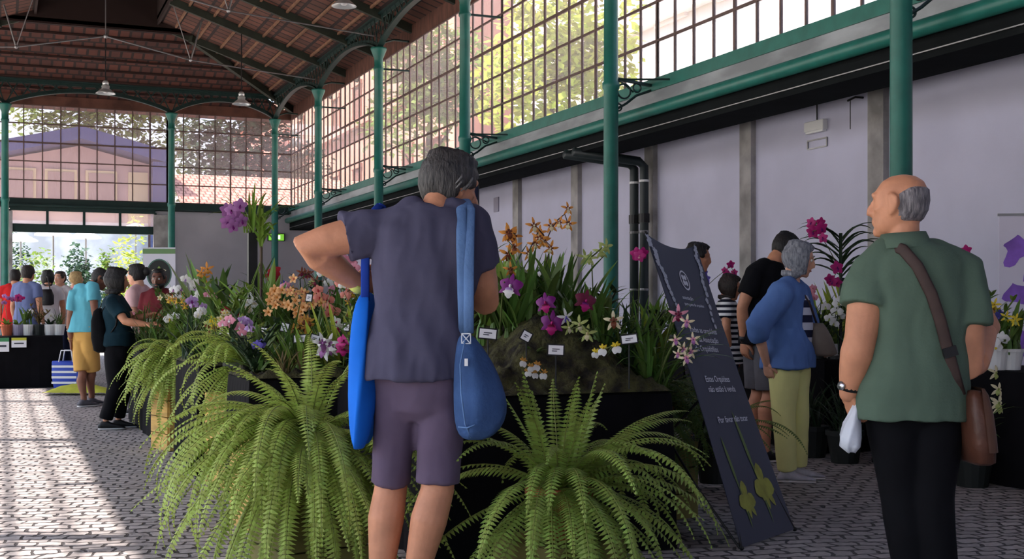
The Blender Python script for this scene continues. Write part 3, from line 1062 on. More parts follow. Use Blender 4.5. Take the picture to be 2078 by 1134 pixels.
tag(mb.build('wooden_crate', CRATE, None, loc=(c.x + .05, c.y - .05, 0), rot=(0, 0, .1)), 'bare yellow wooden crate before the second plinth', 'crate', 'fern crates')
c = Vector((1.47, 8.1, .80))
fern(c, [(22, 120, 330, 10, 65, .4, .75, 100, 155), (12, 60, 300, 45, 85, .3, .5, 50, 110), (14, 170, 290, -35, 5, .45, .8, 50, 75)], 'light green fern drooping in the first gap of the plinths', FERNY, POTD, seed=15, step=.02, crate=CRATE, lmax=.058)
c = Vector((1.38, 10.4, .74))
fern(c, [(40, 120, 320, 10, 60, .35, .66, 100, 150), (34, 130, 310, 0, 40, .35, .66, 85, 120), (34, 150, 300, -40, 0, .4, .72, 45, 70)], 'bushy yellowish fern farthest along the island', FERNY, POTD, seed=18, step=.022, crate=CRATE, lmax=.055)
c = Vector((3.32, 6.0, .62))
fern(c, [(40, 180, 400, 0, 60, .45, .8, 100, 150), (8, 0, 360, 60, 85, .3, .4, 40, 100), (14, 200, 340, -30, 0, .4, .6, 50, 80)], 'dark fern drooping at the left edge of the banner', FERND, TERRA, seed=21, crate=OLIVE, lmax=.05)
c = Vector((4.2, 6.75, .34))
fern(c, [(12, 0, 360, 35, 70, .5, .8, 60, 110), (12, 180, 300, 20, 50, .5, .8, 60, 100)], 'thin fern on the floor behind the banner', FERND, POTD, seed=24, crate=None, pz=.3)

# ---------------------------------------------------------------- orchids
LG = mat('orchid_leaf', srgb(82, 112, 50), 0.42, isl=0.35, trans=0.15)
LGD = mat('orchid_leaf_dark', srgb(44, 66, 42), 0.4, isl=0.3, trans=0.1)
LGY = mat('orchid_leaf_yellow', srgb(150, 164, 58), 0.45, isl=0.25, trans=0.3)
LGB = mat('orchid_leaf_bright', srgb(116, 146, 60), 0.42, isl=0.3, trans=0.25)
LBR = mat('dry_leaf', srgb(112, 96, 58), 0.7, isl=0.4)
STEM = mat('flower_stem', srgb(92, 104, 56), 0.6)
STEMD = mat('flower_stem_dark', srgb(70, 46, 40), 0.6)
FC = {}


def fcol(k):
    cols = {'orange': (214, 142, 62), 'peach': (232, 178, 120), 'amber': (196, 142, 60), 'brown': (124, 66, 44), 'magenta': (186, 34, 120), 'purple': (124, 30, 120), 'violet': (110, 96, 190), 'white': (240, 238, 236), 'cream': (226, 214, 176), 'pink': (226, 150, 170), 'salmon': (222, 138, 122), 'red': (176, 36, 50), 'yellow': (228, 200, 50), 'lilac': (186, 150, 206), 'green': (176, 186, 110), 'maroon': (112, 24, 60), 'blue': (70, 70, 160), 'mauve': (170, 110, 170)}
    return mat('petal_' + k, srgb(*cols[k]), 0.5, 0.12, 30, trans=0.25)


def petal(mb, a, L, W, mi, up=.12, back=0.0, wav=0.0, R=rnd):
    d = Vector((math.cos(a), math.sin(a), 0))
    s = Vector((-math.sin(a), math.cos(a), 0))
    n = 6
    pts, wd = [], []
    for i in range(n + 1):
        t = i / n
        pts.append(d * (L * t + .06) + Vector((0, 0, up * math.sin(t * PI) * L - back * t * t * L)))
        wd.append(W * (math.sin(PI * (t * .86 + .1)) ** .8) * (1 + wav * math.sin(i * 2.6)))
    mb.ribbon(pts, wd, s, mi, fold=.22)


FM = {}


def flower_mesh(kind, c1, c2, c3=None):
    key = (kind, c1, c2, c3)
    if key in FM:
        return FM[key]
    mb = MB()
    A = [90, 18 + 144 * 0, 162, 234, 306]
    if kind == 'star':
        for a in A:
            petal(mb, math.radians(a), .95, .17, 0, .1, .18)
        if c3:
            for a in A:
                petal(mb, math.radians(a), .45, .12, 2, .16, 0)
        petal(mb, math.radians(270), .7, .26, 1, .28, .1)
        mb.ball((0, 0, .1), (.12, .14, .14), 8, 1)
    elif kind == 'cattleya':
        for a in (90, 215, 325):
            petal(mb, math.radians(a), 1.0, .2, 0, .05, .15)
        for a in (20, 160):
            petal(mb, math.radians(a), .95, .46, 0, .12, .2, .12)
        petal(mb, math.radians(270), .95, .42, 1, .4, -.1, .2)
        petal(mb, math.radians(262), .5, .3, 2 if c3 else 1, .6, -.2)
        mb.ball((0, 0, .14), (.12, .16, .2), 8, 1)
    elif kind == 'phal':
        for a in (90, 210, 330):
            petal(mb, math.radians(a), .85, .3, 0, .05, .08)
        for a in (8, 172):
            petal(mb, math.radians(a), .95, .52, 0, .12, .1)
        petal(mb, math.radians(270), .45, .2, 1, .5, -.2)
        mb.ball((0, 0, .12), (.1, .12, .12), 8, 1)
    elif kind == 'vanda':
        for a in A:
            petal(mb, math.radians(a), .85, .36, 0, .08, .05)
        petal(mb, math.radians(270), .4, .16, 1, .5, -.3)
        mb.ball((0, 0, .1), (.1, .1, .12), 8, 1)
    elif kind == 'bell':
        for a in (90, 162, 234, 306, 18):
            petal(mb, math.radians(a), .8, .25, 0, .3, -.45)
        mb.ball((0, 0, .1), (.2, .2, .25), 8, 1)
    elif kind == 'dancer':
        for a in (60, 120, 20, 160):
            petal(mb, math.radians(a), .5, .13, 0, .1, .1)
        for a in (250, 290):
            petal(mb, math.radians(a), .8, .36, 1, .1, .05)
        mb.ball((0, 0, .1), (.12, .12, .12), 8, 0)
    ms = [fcol(c1), fcol(c2)] + ([fcol(c3)] if c3 else [])
    FM[key] = mb.mesh('flower_' + kind, ms, True)
    return FM[key]


LM = {}


def leaf_mesh(kind, v, m):
    key = (kind, v, m.name)
    if key in LM:
        return LM[key]
    R = random.Random(hash_(kind) + v * 31)
    mb = MB()

    def arc(az, e0, L, droop, W, fold=.25, n=7, b=(0, 0, 0), tip=.06):
        p = Vector(b)
        pts, wd = [], []
        for i in range(n + 1):
            t = i / n
            e = e0 - droop * t ** 1.4
            pts.append(p.copy())
            wd.append(W * (min(1, .55 + t * 1.8) * (1 - t ** 3.2) ** .7 + tip * .2))
            p = p + Vector((math.cos(az) * math.cos(e), math.sin(az) * math.cos(e), math.sin(e))) * (L / n)
        mb.ribbon(pts, wd, (-math.sin(az), math.cos(az), 0), 0, fold)

    if kind == 'strap':
        for k in range(26):
            arc(R.uniform(0, 2 * PI), math.radians(R.uniform(50, 88)), R.uniform(.28, .52), math.radians(R.uniform(20, 110)), R.uniform(.008, .013), b=(R.uniform(-.05, .05), R.uniform(-.05, .05), 0))
    elif kind == 'grass':
        for k in range(44):
            arc(R.uniform(0, 2 * PI), math.radians(R.uniform(45, 85)), R.uniform(.25, .5), math.radians(R.uniform(10, 80)), R.uniform(.005, .009), b=(R.uniform(-.07, .07), R.uniform(-.07, .07), 0))
    elif kind == 'broad':
        for k in range(9):
            arc(k * 2.4 + R.uniform(-.3, .3), math.radians(R.uniform(25, 60)), R.uniform(.14, .26), math.radians(R.uniform(40, 90)), R.uniform(.02, .034), .18)
    elif kind == 'bulb':
        for k in range(9):
            x, y = R.uniform(-.08, .08), R.uniform(-.08, .08)
            h = R.uniform(.05, .1)
            mb.lathe([(.008, -.02), (.018, h * .3), (.014, h * .75), (.006, h)], 7, 0, (x, y, 0))
            for s in (0, 1):
                arc(R.uniform(0, 2 * PI), math.radians(R.uniform(55, 82)), R.uniform(.16, .32), math.radians(R.uniform(15, 60)), R.uniform(.014, .024), .2, b=(x, y, h * .95))
    elif kind == 'spathe':
        for k in range(18):
            x, y = R.uniform(-.12, .12), R.uniform(-.08, .08)
            arc(R.uniform(0, 2 * PI), math.radians(R.uniform(66, 88)), R.uniform(.28, .46), math.radians(R.uniform(5, 40)), R.uniform(.018, .03), .2, b=(x, y, 0))
    elif kind == 'cane':
        for k in range(8):
            az, h = R.uniform(0, 2 * PI), R.uniform(.2, .42)
            q = [Vector((math.cos(az) * .02 * i * i * .3, math.sin(az) * .02 * i * i * .3, h * i / 5)) for i in range(6)]
            mb.tube(q, [.008, .01, .01, .009, .008, .005], 6)
            for i in range(1, 6):
                for s in (0, 1):
                    arc(az + PI / 2 + PI * s + R.uniform(-.5, .5), math.radians(R.uniform(15, 50)), R.uniform(.08, .13), math.radians(40), .014, .2, n=4, b=q[i])
    elif kind == 'vanda':
        for k in range(22):
            s = k % 2
            arc(s * PI + R.uniform(-.35, .35), math.radians(R.uniform(35, 62)), R.uniform(.26, .36), math.radians(R.uniform(70, 110)), .021, .4, b=(0, 0, .012 * k))
        mb.tube([(0, 0, -.25), (0, 0, .28)], .012, 6)
        for k in range(7):
            mb.tube([(0, 0, -.1), (R.uniform(-.08, .08), R.uniform(-.08, .08), -.3), (R.uniform(-.1, .1), R.uniform(-.1, .1), -.5)], .004, 4)
    elif kind == 'palm':
        for k in range(11):
            arc(R.uniform(0, 2 * PI), math.radians(R.uniform(62, 88)), R.uniform(.42, .66), math.radians(R.uniform(5, 45)), R.uniform(.03, .045), .15, b=(R.uniform(-.04, .04), R.uniform(-.04, .04), 0))
    LM[key] = mb.mesh('leaves_' + kind, m)
    return LM[key]


def hash_(s):
    return sum(ord(ch) * (i + 1) for i, ch in enumerate(s))


BASES = []


def orchid(base, kind, label, stems=(), fl=None, size=.035, m=None, scale=1.0, group='orchids on the island', pot=None, stem_m=None, v=None, rz=None, name='orchid_plant', ph=.12, per=1):
    """stems: list of lists of world points where flowers sit; fl: (flower kind, colours...)"""
    base = Vector(base)
    R = random.Random(hash_(label))
    t = tag(empty(name, base), label, 'orchid' if fl or name == 'orchid_plant' else 'plant', group)
    v = R.randrange(3) if v is None else v
    z0 = ph - .02 if pot else -.01
    lv = addobj('leaves', leaf_mesh(kind, v, m or LG), t, (0, 0, z0), (0, 0, R.uniform(0, 6.28) if rz is None else rz), scale)
    if pot:
        r = ph * .55
        MB().lathe([(r * .75, 0), (r, ph * .85), (r * 1.08, ph * .85), (r * 1.08, ph), (r * .9, ph), (r * .88, ph - .015), (.005, ph - .012)], 16).build('pot', pot, t)
    for st in stems:
        st = [Vector(q) - base for q in st]
        # the stem climbs from the base, then follows its flowers
        a = Vector((R.uniform(-.02, .02), R.uniform(-.02, .02), z0))
        f0 = st[0]
        mid = Vector((lerp(a.x, f0.x, .35), lerp(a.y, f0.y, .35), lerp(a.z, f0.z, .62)))
        pts = []
        for k in range(7):
            u = k / 6
            pts.append(a * (1 - u) ** 2 + mid * 2 * u * (1 - u) + f0 * u * u)
        pts += st[1:]
        so = MB().tube(pts, [.0035] * len(pts), 5).build('flower_stem', stem_m or STEM, t, True)
        for q in st:
            for j in range(per):
                jit = Vector((R.gauss(0, 1), R.gauss(0, .6), R.gauss(0, 1))) * size * (.9 if per > 1 else .25)
                w = q + jit
                tocam = (Vector((0, 0, EYE)) - (base + w)).normalized()
                nrm = (tocam + Vector((R.uniform(-.55, .55), R.uniform(-.2, .2), R.uniform(-.35, .35)))).normalized()
                ro = nrm.to_track_quat('Z', 'Y').to_matrix() @ Matrix.Rotation(R.uniform(-.3, .3), 3, 'Z')
                addobj('flower', flower_mesh(*fl), so, w + nrm * size * .2, ro.to_euler(), size * R.uniform(.85, 1.12))
    BASES.append((base.x, base.y))
    return t


def at(px, d, lift=0.0):
    g = G(px, d + (.12 if px > 1000 else 0))
    return Vector((g.x, g.y, hm(g.x, g.y) - .015 + lift))


# -- the near mound, right of the man
def spray(pix, d):
    return [P(px, py, d + .03 * ((i * 7) % 5 - 2)) for i, (px, py) in enumerate(pix)]


orchid(at(1028, 6.35), 'spathe', 'orange flowered orchid on the mound crest, nearest to the man in grey', [spray([(1036, 545), (1030, 520), (1040, 498), (1022, 480), (1046, 476), (1034, 466)], 6.3)], ('star', 'orange', 'brown', 'brown'), .048, LGB)
orchid(at(1080, 6.4), 'spathe', 'tall spray of orange spotted star orchids high on the mound', [spray([(1072, 512), (1082, 492), (1092, 470), (1084, 455), (1104, 478)], 6.3), spray([(1118, 500), (1108, 490), (1120, 462), (1132, 446), (1146, 434), (1152, 452)], 6.4)], ('star', 'orange', 'cream', 'brown'), .044, LGB, stem_m=STEMD)
orchid(at(1055, 6.05), 'spathe', 'broad green leaves under the orange sprays on the mound', (), None, m=LG, scale=.9)
orchid(at(1128, 6.2), 'spathe', 'long green leaves below the tall orange spray', (), None, m=LG, scale=1.05)
orchid(at(1012, 6.05), 'bulb', 'purple orchid with a white lip beside the arm of the man in grey', [[P(1023, 572, 5.8)]], ('cattleya', 'purple', 'white', 'lilac'), .058, LG)
orchid(at(1118, 6.0), 'bulb', 'magenta orchid low on the mound above the middle card', [spray([(1108, 628), (1118, 652)], 5.8)], ('cattleya', 'purple', 'magenta', 'maroon'), .056, LG)
orchid(at(1200, 6.0), 'bulb', 'maroon orchid right of the magenta one on the mound', [spray([(1193, 613)], 5.9)], ('cattleya', 'maroon', 'magenta', 'purple'), .055, LG)
orchid(at(1152, 6.0), 'broad', 'small white and violet orchid between the magenta and maroon ones', [spray([(1149, 634)], 5.85)], ('star', 'white', 'violet'), .05, LG)
orchid(at(1103, 6.6), 'cane', 'white orchid with a tall dark stem behind the magenta flower', [spray([(1101, 562), (1106, 576), (1098, 590)], 6.5)], ('phal', 'white', 'cream'), .035, LG)
orchid(at(1262, 6.1), 'grass', 'cream and brown star orchid before the green column', [spray([(1254, 640)], 5.9)], ('star', 'cream', 'brown', 'brown'), .05, LG)
orchid(at(1300, 6.1), 'grass', 'arching grassy orchid leaves right of the green column', (), None, m=LG, scale=1.25)
orchid(at(1335, 6.0), 'strap', 'strappy orchid with a pink and maroon star before the banner', [spray([(1366, 641)], 5.75)], ('star', 'pink', 'maroon', 'maroon'), .05, LG)
orchid(at(1322, 5.9), 'strap', 'cluster of pale pink star orchids over the banner edge', [spray([(1396, 655)], 5.7), spray([(1372, 690), (1386, 706), (1400, 712), (1376, 716), (1402, 690), (1392, 722)], 5.7)], ('star', 'cream', 'mauve', 'pink'), .034, LG)
orchid(at(1228, 5.95), 'strap', 'yellow and white dancing orchid beside the right card', [spray([(1246, 702), (1222, 708), (1214, 712)], 5.7)], ('dancer', 'yellow', 'white'), .042, LG, scale=.7)
orchid(at(1078, 5.75), 'broad', 'white butterfly orchid with brown petals low on the moss', [spray([(1062, 738), (1070, 748), (1082, 752), (1090, 744), (1102, 756), (1078, 738)], 5.55)], ('dancer', 'amber', 'white'), .034, LG, scale=.4)
orchid(at(1190, 6.45), 'cane', 'dark leafy cane orchid behind the maroon flower', (), None, m=LGD, scale=1.15)
orchid(at(1160, 6.5), 'strap', 'thin arching leaves on the skyline left of the green column', (), None, m=LGD, scale=1.2)
orchid(at(1180, 6.05), 'bulb', 'leafy orchid without flowers right of the middle card', (), None, m=LG, scale=.8)
orchid(at(1165, 5.95), 'broad', 'greenish white flowers under the maroon orchid', [spray([(1158, 668), (1182, 660), (1200, 672)], 5.8)], ('star', 'green', 'cream'), .045, LG)
orchid(at(1045, 6.0), 'strap', 'leafy orchid behind the leftmost card of the mound', (), None, m=LG, scale=.8)
orchid(at(1240, 6.35), 'grass', 'grassy orchid clump at the foot of the green column', (), None, m=LGD, scale=1.1)
orchid(at(1290, 6.55), 'cane', 'tall pink orchid on a straight stem beside the banner top', [spray([(1300, 520), (1298, 510), (1304, 516)], 6.6)], ('vanda', 'magenta', 'pink'), .042, LGD)
orchid(at(1328, 6.6), 'palm', 'narrow yellow green leaves standing beside the banner top', (), None, m=LGY, scale=.75)
orchid(at(1010, 6.6), 'bulb', 'yellowish leaves half behind the right sleeve of the man in grey', (), None, m=LGY)
orchid(at(1268, 6.0), 'strap', 'dark strappy orchid at the front of the mound below the right card', (), None, m=LGD, scale=.9)
orchid(at(1205, 6.6), 'strap', 'greenish orchid stem leaning against the light left of the column', [spray([(1200, 520), (1212, 512), (1190, 530), (1222, 502)], 6.7)], ('star', 'green', 'green'), .05, LGD)

# -- left of the man
orchid(at(562, 8.7), 'bulb', 'peach coloured dense orchid cluster, leftmost of the three', [spray([(556, 590), (562, 600), (554, 612), (566, 616), (560, 626)], 8.5)], ('bell', 'peach', 'orange'), .04, LG, per=3)
orchid(at(598, 8.5), 'bulb', 'peach orchid cluster in the middle of the three', [spray([(596, 586), (602, 598), (608, 608)], 8.4)], ('bell', 'peach', 'salmon'), .038, LG, per=3)
orchid(at(612, 8.2), 'bulb', 'peach orange orchid clusters nearest to the elbow', [spray([(596, 620), (608, 628), (620, 622), (604, 640), (614, 646), (628, 632)], 8.1)], ('bell', 'peach', 'orange'), .04, LG, per=3)
orchid(at(610, 7.9), 'broad', 'amber brown orchids under the peach clusters', [spray([(604, 658), (616, 662), (626, 654), (612, 672), (598, 668)], 7.8)], ('star', 'amber', 'brown'), .04, LG, per=2)
orchid(at(655, 8.3), 'strap', 'salmon pink orchid spray under the raised elbow', [spray([(652, 592), (656, 604), (666, 612), (676, 622), (684, 634), (670, 634)], 8.1)], ('phal', 'salmon', 'red'), .045, LG)
orchid(at(690, 8.6), 'strap', 'pale salmon orchid spray beside the blue tote strap', [spray([(694, 572), (704, 580), (714, 586), (700, 594)], 8.4)], ('phal', 'salmon', 'cream'), .045, LG)
orchid(at(700, 7.5), 'spathe', 'yellow green leaves beside the blue tote bag', (), None, m=LGY, scale=1.1)
orchid(at(668, 7.25), 'broad', 'white and mauve orchid in front of the salmon sprays', [spray([(652, 700), (664, 698), (674, 706), (660, 708)], 7.15)], ('star', 'white', 'mauve', 'mauve'), .065, LG)
orchid(at(702, 7.2), 'broad', 'magenta orchid closest to the blue tote bag', [spray([(703, 690), (702, 702)], 7.1)], ('cattleya', 'magenta', 'magenta', 'maroon'), .05, LG)
orchid(at(680, 7.7), 'bulb', 'small magenta and white orchid above the mauve one', [spray([(676, 658), (684, 652)], 7.6)], ('cattleya', 'white', 'magenta'), .045, LG)
orchid(at(474, 9.4), 'broad', 'red orchids in the middle of the island', [spray([(458, 636), (466, 640), (478, 634), (486, 640)], 9.2)], ('phal', 'red', 'salmon'), .05, LG)
orchid(at(430, 9.1), 'broad', 'yellow slipper orchid left of the red orchids', [spray([(426, 660), (434, 656)], 8.9)], ('cattleya', 'yellow', 'brown'), .055, LG)
orchid(at(500, 9.6), 'strap', 'white strap petalled orchid right of the red orchids', [spray([(490, 618), (500, 612), (512, 614), (506, 622)], 9.4)], ('star', 'white', 'cream'), .075, LG)
orchid(at(520, 7.3), 'broad', 'violet blue orchid low at the plinth edge', [spray([(518, 704), (526, 700), (522, 710)], 7.15)], ('phal', 'violet', 'lilac'), .035, LG)
orchid(at(556, 10.6), 'cane', 'red orchid in front of the dark corner column', [spray([(550, 560), (558, 564), (554, 554)], 10.4)], ('vanda', 'red', 'maroon'), .06, LG)
orchid(at(580, 10.2), 'strap', 'small blue orchid right of the red one', [spray([(578, 577), (584, 580)], 10.0)], ('vanda', 'blue', 'white'), .035, LG)
orchid(at(384, 10.8), 'strap', 'white orchid sprays at the left end of the island', [spray([(380, 565), (388, 574), (394, 586), (402, 578), (408, 590), (398, 600)], 10.6)], ('phal', 'white', 'lilac'), .055, LG)
orchid(at(412, 10.6), 'strap', 'orange and yellow orchid behind the white sprays', [spray([(404, 552), (412, 560), (418, 548)], 10.5)], ('star', 'orange', 'amber'), .06, LG)
orchid(at(362, 11.3), 'bulb', 'white orchid beside the bearded man', [spray([(352, 590), (360, 600), (366, 588)], 11.2)], ('phal', 'white', 'mauve'), .055, LG)
orchid(at(345, 11.6), 'broad', 'white and yellow orchid before the bearded man', [spray([(338, 648), (352, 644)], 11.2)], ('phal', 'white', 'yellow'), .055, LG)
orchid(at(300, 12.6), 'broad', 'white orchid in front of the outstretched hand', [spray([(298, 656), (306, 662)], 12.2)], ('cattleya', 'white', 'cream'), .06, LG)
orchid(at(396, 9.6), 'bulb', 'purple and white orchid above the fern gap', [spray([(390, 610), (398, 618), (404, 626)], 9.5)], ('phal', 'lilac', 'purple'), .045, LG)
orchid(at(448, 10.4), 'palm', 'tall broad green leaves standing highest on the island', (), None, m=LG, scale=1.5, v=1)
orchid(at(425, 10.8), 'palm', 'second tall leafy plant left of the highest leaves', (), None, m=LG, scale=1.2, v=2)
orchid(at(500, 10.2), 'cane', 'bushy dark cane orchid right of the highest leaves', (), None, m=LGD, scale=1.3)
orchid(at(640, 9.5), 'strap', 'dark thin leaved orchid with brown flowers under the elbow', [spray([(612, 548), (620, 560), (630, 552), (640, 566)], 9.2)], ('star', 'brown', 'maroon'), .05, LGD)
orchid(at(660, 9.2), 'cane', 'white flowered cane orchid under the forearm', [spray([(656, 558), (668, 582)], 9.0)], ('phal', 'white', 'green'), .04, LG)
orchid(at(700, 9.6), 'strap', 'pink flowers showing between the bent arm and the tote strap', [spray([(690, 520), (700, 528), (712, 540), (724, 548), (716, 530)], 9.2)], ('phal', 'pink', 'red'), .05, LG)
# brown root tangle at the plinth edge
orchid(at(575, 7.1), 'strap', 'dry brown root tangle at the edge of the second plinth', (), None, m=LBR, scale=.5, name='dry_plant')
orchid(at(615, 7.15), 'strap', 'dry brown bromeliad beside the root tangle', (), None, m=LBR, scale=.42, name='dry_plant')

# hanging purple orchid on its tall black stand
g = G(512, 9.7)
st = tag(empty('plant_stand', (g.x, g.y, hm(g.x, g.y) - .02)), 'tall black post carrying the hanging purple orchid', 'plant stand')
zt = P(512, 470, 9.7).z
MB().b2((-.035, -.035, 0), (.035, .035, zt - st.location.z)).build('post', BLACKM, st)
MB().b2((-.1, -.1, 0), (.1, .1, .03)).build('foot', BLACKM, st)
orchid((g.x, g.y, zt), 'strap', 'purple flowered orchid hanging high on the black post', [spray([(484, 420), (474, 432), (464, 440), (456, 452), (480, 446), (470, 456), (490, 438), (462, 428)], 9.6)], ('vanda', 'mauve', 'purple'), .065, LGB, scale=1.0)
g2 = G(545, 9.9)
orchid((g2.x, g2.y, hm(g2.x, g2.y)), 'palm', 'tall pale leaved plant right of the black post', (), None, m=LGB, scale=1.3, v=0)
g3 = G(530, 9.6)
orchid((g3.x, g3.y, P(530, 500, 9.6).z), 'vanda', 'airy hanging leaves right of the black post', (), None, m=LGB, scale=.9)
tag(MB().tube([(g3.x, g3.y, hm(g3.x, g3.y)), (g3.x, g3.y, P(530, 500, 9.6).z)], .012, 6).build('plant_stake', STEMD), 'thin stake holding the airy hanging leaves', 'stake')

# filler plants of the island, by rows
kinds = ['strap', 'bulb', 'broad', 'cane', 'grass']
fills = [None, ('phal', 'white', 'cream'), None, ('star', 'green', 'brown'), None, ('phal', 'pink', 'white'), ('star', 'amber', 'yellow'), None, ('bell', 'cream', 'yellow'), None, ('phal', 'lilac', 'white'), None]
fi = 0
for row, (xx, lab) in enumerate(((1.36, 'left edge row'), (1.62, 'second row'), (1.92, 'third row'), (2.24, 'fourth row'), (2.56, 'fifth row'), (2.84, 'right edge row'))):
    n = 0
    for k in range(31):
        y = 5.68 + k * .25 + .05 * ((row * 3 + k) % 3)
        x = xx + .07 * math.sin(k * 2.1 + row)
        if y > 13.2 or (y < 5.95 and x > 1.8) or not any(p[0] + .05 < x < p[1] - .08 and p[2] + .06 < y < p[3] - .06 for p in PL):
            continue
        if min(((x - bx) ** 2 + (y - by) ** 2) for bx, by in BASES) < .10 ** 2:
            continue
        n += 1
        fi += 1
        kd, f = kinds[(fi * 3 + row) % 5], fills[(fi * 5 + row) % 12]
        desc = {'strap': 'strappy', 'bulb': 'bulbous', 'broad': 'broad leaved', 'cane': 'cane stemmed', 'grass': 'grassy'}[kd]
        fdesc = 'without flowers' if not f else 'with %s flowers' % f[1]
        b = Vector((x, y, hm(x, y) - .015))
        stems = []
        if f:
            hgt = rnd.uniform(.2, .34)
            dx, dy = rnd.uniform(-.12, .06), rnd.uniform(-.12, .08)
            stems = [[b + Vector((dx * (.5 + .18 * j) * 1.5, dy * (.5 + .18 * j) * 1.5, hgt + .045 * j - .008 * j * j)) for j in range(5)]]
        orchid(b, kd, '%s orchid %s, %s from the near end in the %s' % (desc, fdesc, ORD[n - 1], lab), stems, f, .033, [LG, LGD, LG, LGB][fi % 4], scale=rnd.uniform(.85, 1.15))


# ---------------------------------------------------------------- label cards
def card(px, py, d, wd, hg, label, tilt=0.0, yaw=0.0, ground=None):
    p = P(px, py, d)
    z0 = hm(p.x, p.y) if ground is None else ground
    t = tag(empty('label_card', p, -TH + yaw), label, 'label card', 'white plant labels')
    M = Matrix.Rotation(tilt, 3, 'Y') @ Matrix.Rotation(-.3, 3, 'X')
    mb = MB().box((0, 0, 0), (wd, .003, hg), 0, M=M)
    mb.build('card', PAPER, t)
    MB().box((0, .004, 0), (wd + .012, .004, hg + .012), 0, M=M).build('card_backing', BLACKM, t)
    mb = MB()
    for k in range(2):
        c = M @ Vector((-.1 * wd * k, -.003, hg * (.08 - .22 * k)))
        mb.box(c, (wd * (.5 - .15 * k), .001, hg * .09), 0, M=M)
    mb.build('lettering', INK, t)
    MB().tube([(0, .01, -hg * .3), (0, .012, min(z0 - p.z, -hg * .6))], .004, 5).build('stick', BLACKM, t)


for px, py, d, wd, hg, lab, ti in ((990, 677, 5.55, .075, .042, 'white plant label beside the denim bag', .1), (1068, 682, 5.6, .04, .04, 'small white plant label between the denim bag and middle card', .5), (1128, 710, 5.5, .066, .042, 'white plant label in the middle of the mound front', .05), (1277, 688, 5.6, .068, .036, 'white plant label below the grassy clump, right of the yellow orchid', -.12),
                                   (627, 604, 8.0, .035, .045, 'white plant label between the peach and salmon orchids', .1), (578, 664, 7.7, .045, .05, 'white plant label left of the amber orchids', .2), (610, 687, 7.25, .075, .04, 'wide white plant label above the root tangle', -.06), (639, 687, 7.3, .048, .042, 'white plant label right of the wide one, tilted', .25),
                                   (535, 672, 8.0, .035, .045, 'white plant label right of two small ones, above the violet orchid', .1), (506, 661, 8.7, .035, .045, 'small white plant label under the white strap petalled orchid', .05), (467, 681, 8.75, .045, .045, 'square white plant label below the red orchids', 0), (449, 671, 9.0, .022, .05, 'narrow white plant label below the yellow slipper orchid', .05), (703, 664, 7.3, .03, .04, 'white plant label beside the yellow green leaves', .1)):
    card(px, py, d, wd, hg, lab, ti)

# ---------------------------------------------------------------- tables along the lavender wall
TB = [(5.98, 6.8, 5.3, 7.45, 'black draped table nearest the lavender wall side camera end'), (5.98, 6.8, 8.0, 10.1, 'black draped table along the wall just beyond the near column'), (5.98, 6.8, 10.16, 12.3, 'black draped table along the wall, third from the near end'), (5.98, 6.8, 13.0, 15.2, 'black draped table along the wall, farthest one')]
TB[0] = (*TB[0][:4], 'black draped table behind the man in the green polo')
for q in TB:
    drape(*q[:4], .74, q[4], 'draped_table', 'table', 'tables along the lavender wall')
GW = 'plants on the wall side tables'


def wt(px, d):
    g = G(px, d)
    return Vector((min(6.72, max(6.08, g.x)), g.y, .742))


def wplant(px, d, kind, label, pix=(), fl=None, size=.04, m=None, scale=1.0, pot=POTD, fd=0.0, ph=.12, per=1, name='orchid_plant'):
    orchid(wt(px, d), kind, label, [spray(q, d + fd) for q in pix], fl, size, m, scale, GW, pot, ph=ph, per=per, name=name)


b = wt(1706, 9.9)
t = tag(empty('plant_stand', b), 'slim black stand holding the dark arching vanda', 'plant stand')
MB().lathe([(.1, 0), (.1, .015), (.012, .03), (.012, .62), (.07, .63), (.07, .65)], 12).build('stand', BLACKM, t)
orchid((b.x, b.y, b.z + .67), 'vanda', 'dark arching vanda leaves above the grey-haired woman\'s bag', [spray([(1665, 480), (1660, 466), (1650, 458), (1664, 452), (1652, 446), (1668, 462), (1648, 470)], 9.7), spray([(1700, 548), (1690, 566), (1700, 572), (1682, 562)], 9.6)], ('vanda', 'magenta', 'purple'), .055, LGD, 1.25, GW, rz=-TH + .1)
wplant(1690, 10.0, 'broad', 'bright green leaved orchid with white flowers before the vanda', [[(1684, 640), (1696, 632), (1704, 646), (1690, 652), (1676, 628)], [(1700, 612), (1710, 604)]], ('phal', 'white', 'green'), .05, LGB, 1.2, POTW, -.2)
wplant(1676, 10.2, 'bulb', 'pale pink orchid right of the grey-haired woman', [[(1640, 606), (1644, 596), (1650, 586), (1654, 600)]], ('phal', 'pink', 'salmon'), .04, LGB, 1.1)
wplant(1742, 10.8, 'spathe', 'yellow green leaves in a frame beside the polo man\'s shoulder', (), None, m=LGY, scale=1.4)
wplant(1668, 10.9, 'spathe', 'tall green leaves behind the pale pink orchid', (), None, m=LGB, scale=1.1)
wplant(2012, 8.3, 'cane', 'yellow orchid beside the polo man\'s hand', [[(2006, 632), (2012, 618), (2018, 626), (2004, 612)]], ('star', 'yellow', 'amber'), .05, LGB, .9, POTW, -.1)
wplant(2026, 8.25, 'broad', 'dark blue orchid behind the yellow one', [[(2020, 640), (2026, 632)]], ('vanda', 'blue', 'violet'), .045, LG, .9, POTW)
wplant(2012, 8.12, 'broad', 'white orchid right of the brown satchel', [[(2016, 692), (2026, 684), (2034, 696), (2022, 704)]], ('phal', 'white', 'yellow'), .05, LGB, 1.0, POTW, -.1, .14)
wplant(2052, 8.14, 'bulb', 'leafy potted orchid at the right edge of the photo', [[(2052, 650), (2060, 642), (2046, 640)]], ('star', 'yellow', 'green'), .045, LG, 1.0, POTW, -.1, .14)
